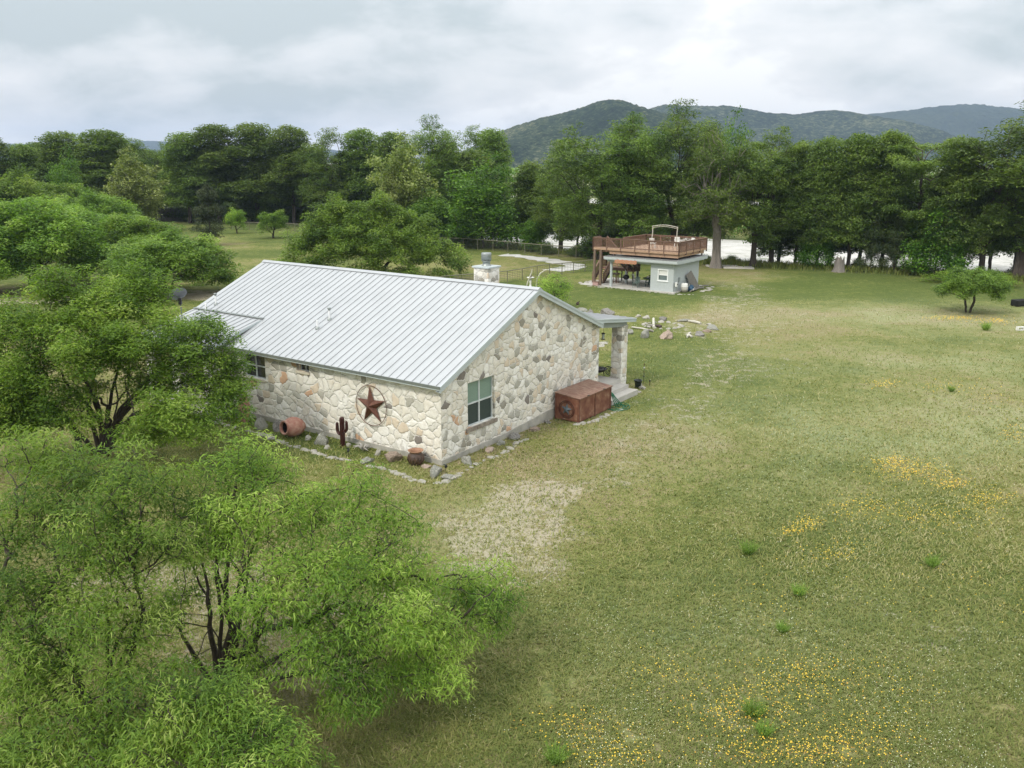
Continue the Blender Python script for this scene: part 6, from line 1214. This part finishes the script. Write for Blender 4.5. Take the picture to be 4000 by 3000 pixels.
pale = broad_meshes(32, 4.2, 13, 420, 60, (.42, .30), 'pale', .52, 'gbark', .75, .8, .2, -.9)
byp('sycamore_tree', pale, 545, 905, 600, 4.6, 13, 'tall pale olive broadleaf tree in the left background', 175, group='pale broadleaf trees')
byp('sycamore_tree', pale, 1590, 945, 545, 4.6, 13, 'tall yellowish green tree in front of the cypresses right of centre', 200, 2, group='pale broadleaf trees')
byp('sycamore_tree', pale, 1530, 948, 655, 4.6, 13, 'shorter yellowish tree at the lower left of the taller one', 120, 4, group='pale broadleaf trees')
mp = broad_meshes(33, 5., 10.5, 520, 70, (.40, .28), 'maple', .42, 'cbark', .85, .9, .25, -.8)
byp('broadleaf_tree', mp, 1885, 968, 650, 5.3, 10.5, 'bright green broadleaf tree by the far end of the pipe fence', 300, group='green broadleaf trees')
byp('broadleaf_tree', mp, 1700, 958, 770, 5.3, 10.5, 'dark green low broadleaf tree left of the bright one', 230, 2, group='green broadleaf trees')
byp('broadleaf_tree', mp, 285, 900, 620, 5.3, 10.5, 'dark green broadleaf tree low in front of the flat-topped cypress', 120, 1, group='green broadleaf trees')
byp('broadleaf_tree', mp, 3185, 1046, 860, 5.3, 10.5, 'rounded broadleaf tree left of the grey stump', 150, 3, group='green broadleaf trees')
byp('broadleaf_tree', mp, 3650, 1075, 820, 5.3, 10.5, 'light green broadleaf tree behind the dark juniper thicket', 220, 4, group='green broadleaf trees')
byp('broadleaf_tree', mp, 2080, 980, 860, 5.3, 10.5, 'small green tree in front of the river at the pipe fence', 120, 5, group='green broadleaf trees')
byp('broadleaf_tree', mp, 2825, 935, 495, 5.3, 10.5, 'dark rounded crown rising behind the cypresses near the hill', 170, 6, group='green broadleaf trees')
jd = juniper_meshes(34, 3.2, 5.5, 500, 60, .16)
byp('juniper_tree', jd, 3400, 1060, 850, 3.2, 5.5, 'very dark juniper at the left of the thicket right of the stump', 130, 1, group='dark junipers')
byp('juniper_tree', jd, 3490, 1064, 860, 3.2, 5.5, 'very dark juniper in the middle of the thicket right of the stump', 140, 2, group='dark junipers')
# --- cypress belt
GC = 'bald cypresses along the river'
cv = [dome_cypress(41, 7.6, 18, 34), dome_cypress(42, 7.2, 17, 30, fl=.5), fan_cypress(43, 6.6, 18, nl=52), fan_cypress(44, 6.6, 16, zb=.34, sep=.8, nl=56), dome_cypress(45, 5.6, 15, 26, zb=.28, sep=.95, fl=.6), cypress_meshes(48, 6.4, 17, 30, dens=.9)]
cg = fan_cypress(46, 6.6, 16, nl=64, bark='gbark', zb=.46, tip=.040, sep=.9, rmax=.85)
cyp = [  # x, base y, top y, width px, variant, label
    (-20, 880, 525, 240, 0, 'tall cypress cut off by the left edge'), (120, 878, 560, 170, 1, 'hazy cypress second from the left edge'), (270, 868, 512, 260, 1, 'dark cypress on the left half of the broad flat-topped crown'), (430, 872, 503, 300, 0, 'flat-topped dark cypress at upper left with bare branches at its right tip'),
    (610, 866, 540, 190, 3, 'lower cypress in the dip between the two tall left groups'), (745, 872, 515, 240, 1, 'cypress on the left shoulder of the central mass'), (860, 870, 482, 270, 0, 'broad cypress topping the left part of the central mass'), (1010, 868, 478, 290, 1, 'tall cypress at the highest part of the central mass'),
    (1150, 872, 488, 260, 1, 'cypress right of the highest part of the central mass'), (1290, 880, 500, 240, 3, 'cypress behind the bleached snag'), (1420, 885, 500, 250, 1, 'dark cypress right of the bleached snag'), (1540, 895, 512, 230, 0, 'cypress behind the yellowish tall tree'),
    (1680, 925, 448, 250, 2, 'airy cypress with an open top right of the yellowish tree'), (1800, 930, 490, 230, 3, 'cypress with a small knob at its top left of the hill'), (1920, 935, 500, 230, 1, 'dark cypress behind the bright green broadleaf tree'),
    (2070, 965, 640, 200, 4, 'lower cypress in the gap below the hill'), (2190, 985, 560, 230, 3, 'leaning cypress at the left of the group behind the deck'), (2330, 1012, 468, 380, 3, 'wide umbrella cypress behind the left end of the cabin'), (2470, 1020, 455, 330, 2, 'open cypress with dark forked limbs behind the deck'),
    (2630, 1022, 402, 330, 2, 'tallest airy cypress rising in front of the hills'), (2720, 1010, 600, 240, 4, 'dense low cypress right behind the cabin roof'), (2940, 1042, 505, 300, 3, 'cypress with straight dark trunk right of the big grey one'),
    (3105, 1036, 560, 230, 4, 'slim-trunked cypress halfway between the big grey one and the stump'), (3010, 1036, 575, 220, 5, 'slim cypress beside the meadow edge right of the slabs'), (3190, 1048, 545, 230, 1, 'cypress with paired trunks left of the stump'), (3310, 1050, 530, 250, 0, 'leafy cypress above the grey stump'),
    (3440, 1052, 520, 260, 1, 'highest dark cypress over the juniper thicket'), (3570, 1060, 548, 260, 5, 'cypress right of the juniper thicket'), (3700, 1074, 545, 270, 0, 'dense cypress in front of the blue hill'), (3830, 1078, 560, 260, 3, 'cypress behind the bright low bush'),
    (3975, 1085, 380, 480, 2, 'tall cypress reaching in from the right edge'), (3960, 1080, 600, 230, 1, 'dark cypress behind the tall right-edge one')]
for k, (x, by, top, w, v, lb) in enumerate(cyp):
    rr0 = (7.9, 7.5, 7.2, 7.2, 6.0, 8.)[v]; byp('cypress_tree', cv[v], x, by, top, rr0, (18, 17, 18, 16, 15, 17)[v], lb, w*1.12, k*1.7, group=GC)
byp('cypress_tree', cg, 2795, 1046, 498, 7.7, 16, 'big cypress with a flared grey trunk beside the cabin', 340, 1.2, group=GC)
# second rank across and behind the first so that the wood has depth
r7 = random.Random(7); bk_ = [(x, 0) for x in range(-150, 1950, 105)]
for k, (x, _) in enumerate(bk_):
    P = base(x, 868+(max(0, x-1300))*.09); Y = bank(P[0])+r7.uniform(6, 16); d = ray(x, 800); X = d[0]/d[1]*Y; v = (0, 1, 3)[k % 3]; sc = r7.uniform(.78, .95)
    place('cypress_tree', cv[v], (X, Y, 0), k*2.1, sc, 'shadowed cypress in the second rank behind the left wood', group='second rank of cypresses')
for k, x in enumerate((2020, 2110, 2260, 2400, 2560, 3060, 3160, 3260, 3380, 3520, 3640, 3780, 3900, 4030)):
    Y = (125 if x < 2600 else 100)+r7.uniform(2, 8); d = ray(x, 800); X = d[0]/d[1]*Y
    if Y < bank(X)+1: Y = bank(X)+r7.uniform(1, 4)
    sc = r7.uniform(.5, .66) if x < 2600 else r7.uniform(.62, .78)
    place('cypress_tree', cv[(4, 1, 4, 0)[k % 4]], (X, Y, 0), k*1.9, sc, 'low cypress filling in between the riverside trunks', group='smaller riverside cypresses')
# dark understory thicket in the left wood: individual shrubs
ub = broad_meshes(51, 3., 4.2, 260, 60, (.42, .20), 'cyp', .35, 'bark', .7, .7, .2, -.4)
for k, x in enumerate(list(range(-60, 1860, 95))+[2130, 2250, 2330, 2390, 2450, 2510, 2570, 2620, 2680, 2760, 2860, 3350, 3560, 3610, 3720, 3900, 3990]):
    by = np.interp(x, [-100, 900, 1300, 1850, 2200, 2600, 2900, 3500, 4000], [872, 862, 872, 948, 1000, 1008, 1030, 1055, 1078])+r7.uniform(-4, 3); P = base(x, by)
    s = r7.uniform(.6, 1.15) if x < 2000 else (r7.uniform(.7, .95) if 2300 < x < 2640 else r7.uniform(.2, .4))
    place('shrub', ub, P, k*1.3, s, 'dark shrub in the undergrowth at the foot of the river trees', 'shrub', 'undergrowth shrubs')
sn = cypress_meshes(61, 3.2, 11, 15, bare=True, bark='snag', zlow=.25, trunk=.22)
byp('dead_tree', sn, 1300, 862, 590, 3.2, 11, 'bleached dead snag standing in the shadow of the central cypresses', 130, 1, group='dead trees')
byp('dead_tree', sn, 1180, 868, 690, 3.2, 11, 'shorter grey dead tree left of the bleached snag', 90, 2, group='dead trees')
# far bank: bushes beyond the gravel, read as one mass
def far_wood():
    rng = np.random.default_rng(77); V = []; Hh = []
    n = 2600; x = rng.uniform(-260, 560, n); t = rng.uniform(0, 1, n)**1.6; y = bank(x)+70+t*900; x = x*(1+t*1.6)
    g = vnoise(x, y, .02, 5); k = (g > .42) & ~((y > bank(x)+128) & (y < bank(x)+175)); x, y = x[k], y[k]
    s = rng.uniform(1.2, 3.6, len(x))*(1+.6*(y > 400)); z = ghz(x, y)
    for i in range(len(x)):
        m = 60 if y[i] < 350 else 26; v = unit(rng.normal(0, 1, (m, 3))); v[:, 2] = np.abs(v[:, 2]); c = np.array([x[i], y[i], z[i]])+v*s[i]*rng.uniform(.6, 1.05, (m, 1))*np.array([1.1, 1.1, .9])
        a = unit(np.cross(v+rng.normal(0, .5, (m, 3)), rng.normal(0, 1, (m, 3)))); b = unit(np.cross(v, a)); q = s[i]*rng.uniform(.2, .36, (m, 1)); V.append(np.stack([c-a*q, c-b*q*.7, c+a*q, c+b*q*.7], 1).reshape(-1, 3)); Hh.append(np.repeat(np.clip(rng.uniform(.1, 1)+rng.normal(0, .15, m), 0, 1), 4))
    o = link('far_woodland', quads_mesh('far_woodland', np.concatenate(V), 4, LF['mesq2'], dict(hue=np.concatenate(Hh)))); tag(o, 'scattered low bushes on the plain beyond the river', 'woodland', kind='stuff')
far_wood()
# ------------------------------------------------------------------ meadow: grass, weeds and wildflowers
def blades(rng, x, y, h, w, hue, bend=.5):
    n = len(x); z = ghz(x, y); az = rng.uniform(0, 6.283, n); d = np.stack([np.cos(az), np.sin(az), np.zeros(n)], 1); s = np.stack([-np.sin(az), np.cos(az), np.zeros(n)], 1)
    p = np.stack([x, y, z], 1); hh = h[:, None]; ww = w[:, None]/2; up_ = np.array([0, 0, 1.])
    m = p+up_*hh*.6+d*hh*bend*.35; t = p+up_*hh*.95+d*hh*bend
    V = np.stack([p-s*ww, p+s*ww, m+s*ww*.8, m-s*ww*.8, m-s*ww*.8, m+s*ww*.8, t+s*ww*.15, t-s*ww*.15], 1); return V.reshape(-1, 3), np.repeat(np.clip(hue, 0, 1), 8)
def inhouse(x, y):
    a = (x-HC[0])*HU[0]+(y-HC[1])*HU[1]; b = (x-HC[0])*HV[0]+(y-HC[1])*HV[1]
    return ((a > -.1) & (a < 14.3) & (b > -.1) & (b < 17.7)) | ((a > 11.3) & (a < 14.2) & (b > -1.3) & (b < 0)) | ((a > 7.9) & (a < 10.9) & (b > -1.45) & (b < 0)) | ((a > CA-.4) & (a < CA+6) & (b > CB-.3) & (b < CB+9.6))
DT = P2((1650, 2230), (1850, 2100), (2080, 1980), (2350, 1850), (2600, 1680), (2740, 1550), (2880, 1380))
def build_grass():
    rng = np.random.default_rng(5); X = []; Y = []
    # density falls with distance so that the blades stay about as dense on the picture
    n = 460000; y = 10.5/(1-rng.uniform(0, 1, n)*(1-10.5/75.)); x = rng.uniform(-1, 1, n)*(y*.62+2)
    g = vnoise(x, y, 1.3, 31)*.5+vnoise(x, y, 3.7, 32)*.5; dd = segdist(x, y, DT); keep = (g > .18) & ~inhouse(x, y) & (rng.uniform(0, 1, n) < np.clip((dd-.4+2.*(vnoise(x, y, .5, 33)-.5))/3.5, .62, 1.))
    x, y, g = x[keep], y[keep], g[keep]; n = len(x); h = rng.uniform(.025, .07, n)*(1+np.minimum(y, 32)/45.); w = rng.uniform(.006, .013, n)*(1+np.minimum(y, 36)/16.)
    big = vnoise(x, y, .16, 35); hue = .62-.5*big+rng.normal(0, .24, n)+(.5-g)*.5+.12
    V, Hh = blades(rng, x, y, h, w, hue, 1.5); o = link('meadow_grass', quads_mesh('meadow_grass', V, 4, LF['grass'], dict(hue=Hh))); tag(o, 'short mown and straw-flecked meadow grass', 'grass', kind='stuff')
    # taller rank grass along the bank
    n = 26000; x = rng.uniform(-60, 75, n); y = bank(x)+rng.normal(-.5, 1.5, n); V, Hh = blades(rng, x, y, rng.uniform(.2, .7, n), rng.uniform(.05, .12, n), rng.uniform(0, .55, n)); o = link('bank_grass', quads_mesh('bank_grass', V, 4, LF['grass'], dict(hue=Hh))); tag(o, 'tall dark grass at the foot of the river trees', 'grass', kind='stuff')
build_grass()
def build_flowers():
    rng = np.random.default_rng(8); cols = dict(yellow=[], orange=[], cream=[])
    def add(x, y, s, h, key):
        n = len(x); z = ghz(x, y)+h; P = np.stack([x, y, z], 1); tl = rng.normal(0, .3, (n, 2)); up_ = unit(np.stack([tl[:, 0], tl[:, 1]-.25, np.ones(n)], 1)); a = unit(np.cross(up_, rng.normal(0, 1, (n, 3)))); b = np.cross(up_, a); s = s[:, None]
        cols[key].append(np.stack([P+a*s, P+b*s, P-a*s, P-b*s], 1).reshape(-1, 3))
    for cx, cy, rx, ry, n, sh in FLOW:
        n = int(n*1.5); px_ = cx+rng.normal(0, .55, n)*rx; py_ = cy+rng.normal(0, .5, n)*ry; Q = np.array([gz(a, b)[:2] for a, b in zip(px_, py_)]); x, y = Q[:, 0], Q[:, 1]
        k = rng.uniform(0, 1, n) < sh*.4; n = len(x); s = rng.uniform(.008, .018, n)*(1+np.maximum(0, y-18)/42); h = rng.uniform(.10, .22, n)
        add(x[k], y[k], s[k], h[k], 'orange'); add(x[~k], y[~k], s[~k], h[~k], 'yellow')
    n = 17000; y = 10.5/(1-rng.uniform(0, 1, n)*(1-10.5/70.)); x = rng.uniform(-.15, 1, n)*(y*.62+1); g = vnoise(x, y, .45, 41)*.6+vnoise(x, y, 1.9, 42)*.4; k = (g > .54) & ~inhouse(x, y) & (x > -1) & (segdist(x, y, DT) > 2.2); x, y = x[k], y[k]
    add(x, y, rng.uniform(.006, .012, len(x))*(1+np.maximum(0, y-18)/30), rng.uniform(.06, .15, len(x)), 'cream')
    for key, nm, lb in (('yellow', 'yellow_wildflowers', 'small yellow flowers sprinkled through the right meadow'), ('orange', 'orange_wildflowers', 'orange yellow flowers in drifts through the right meadow'), ('cream', 'cream_wildflowers', 'tiny whitish green seed heads and flowers in the meadow')):
        tag(link(nm, quads_mesh(nm, np.concatenate(cols[key]), 4, MT[key])), lb, 'flowers', kind='stuff')
build_flowers()
def tuft_mesh(seed):
    rng = np.random.default_rng(seed); n = 130; a = rng.uniform(0, 6.28, n); r_ = rng.uniform(0, .09, n); L_ = rng.uniform(.2, .52, n); sp_ = rng.uniform(.1, .75, n); d = np.stack([np.cos(a)*sp_, np.sin(a)*sp_, np.ones(n)], 1); d = unit(d)
    p = np.stack([r_*np.cos(a), r_*np.sin(a), np.zeros(n)], 1); s = unit(np.cross(d, rng.normal(0, 1, (n, 3))))*.009; q = p+d*L_[:, None]; V = np.stack([p-s, p+s, q+s*.3, q-s*.3], 1).reshape(-1, 3)
    # feathery side shoots
    m = n*4; i = rng.integers(0, n, m); t = rng.uniform(.3, 1, (m, 1)); b = p[i]+d[i]*L_[i][:, None]*t; e = b+unit(d[i]+rng.normal(0, .8, (m, 3)))*rng.uniform(.04, .10, (m, 1)); s2 = unit(np.cross(e-b, rng.normal(0, 1, (m, 3))))*.006
    V = np.concatenate([V, np.stack([b-s2, b+s2, e+s2*.3, e-s2*.3], 1).reshape(-1, 3)]); return quads_mesh('weed_tuft', V, 4, LF['tuft'], dict(hue=np.repeat(rng.uniform(0, 1, n+m), 4)))
tm = [tuft_mesh(k) for k in range(3)]
for k, (x, y, s, lb) in enumerate(((2922, 2165, 1.15, 'bright green weed tuft left of the yellow flower drift'), (3118, 2328, .95, 'bright green weed tuft below the middle flower drift'), (3640, 2215, 1.0, 'bright green weed tuft on the right above the bare patch'), (2945, 2800, 1.1, 'bright green weed tuft in the lower meadow between flower patches'),
        (2985, 2875, .9, 'bright green weed tuft just below another at the bottom right'), (3055, 2470, .8, 'faint slender weed tuft under the middle tuft'), (2170, 2980, 1.1, 'bright green weed tuft at the bottom edge'), (3715, 1530, .9, 'upright weed tuft beside the far orange patch'), (3850, 1290, 1.6, 'low weed tuft in the pale grass below the lone tree'))):
    p = gz(x, y); o = link('weed_tuft', tm[k % 3], None, (p[0], p[1], 0), (0, 0, k)); o.scale = (s*.95, s*.95, s*.8); tag(o, lb, 'weed', 'bright weed tufts')
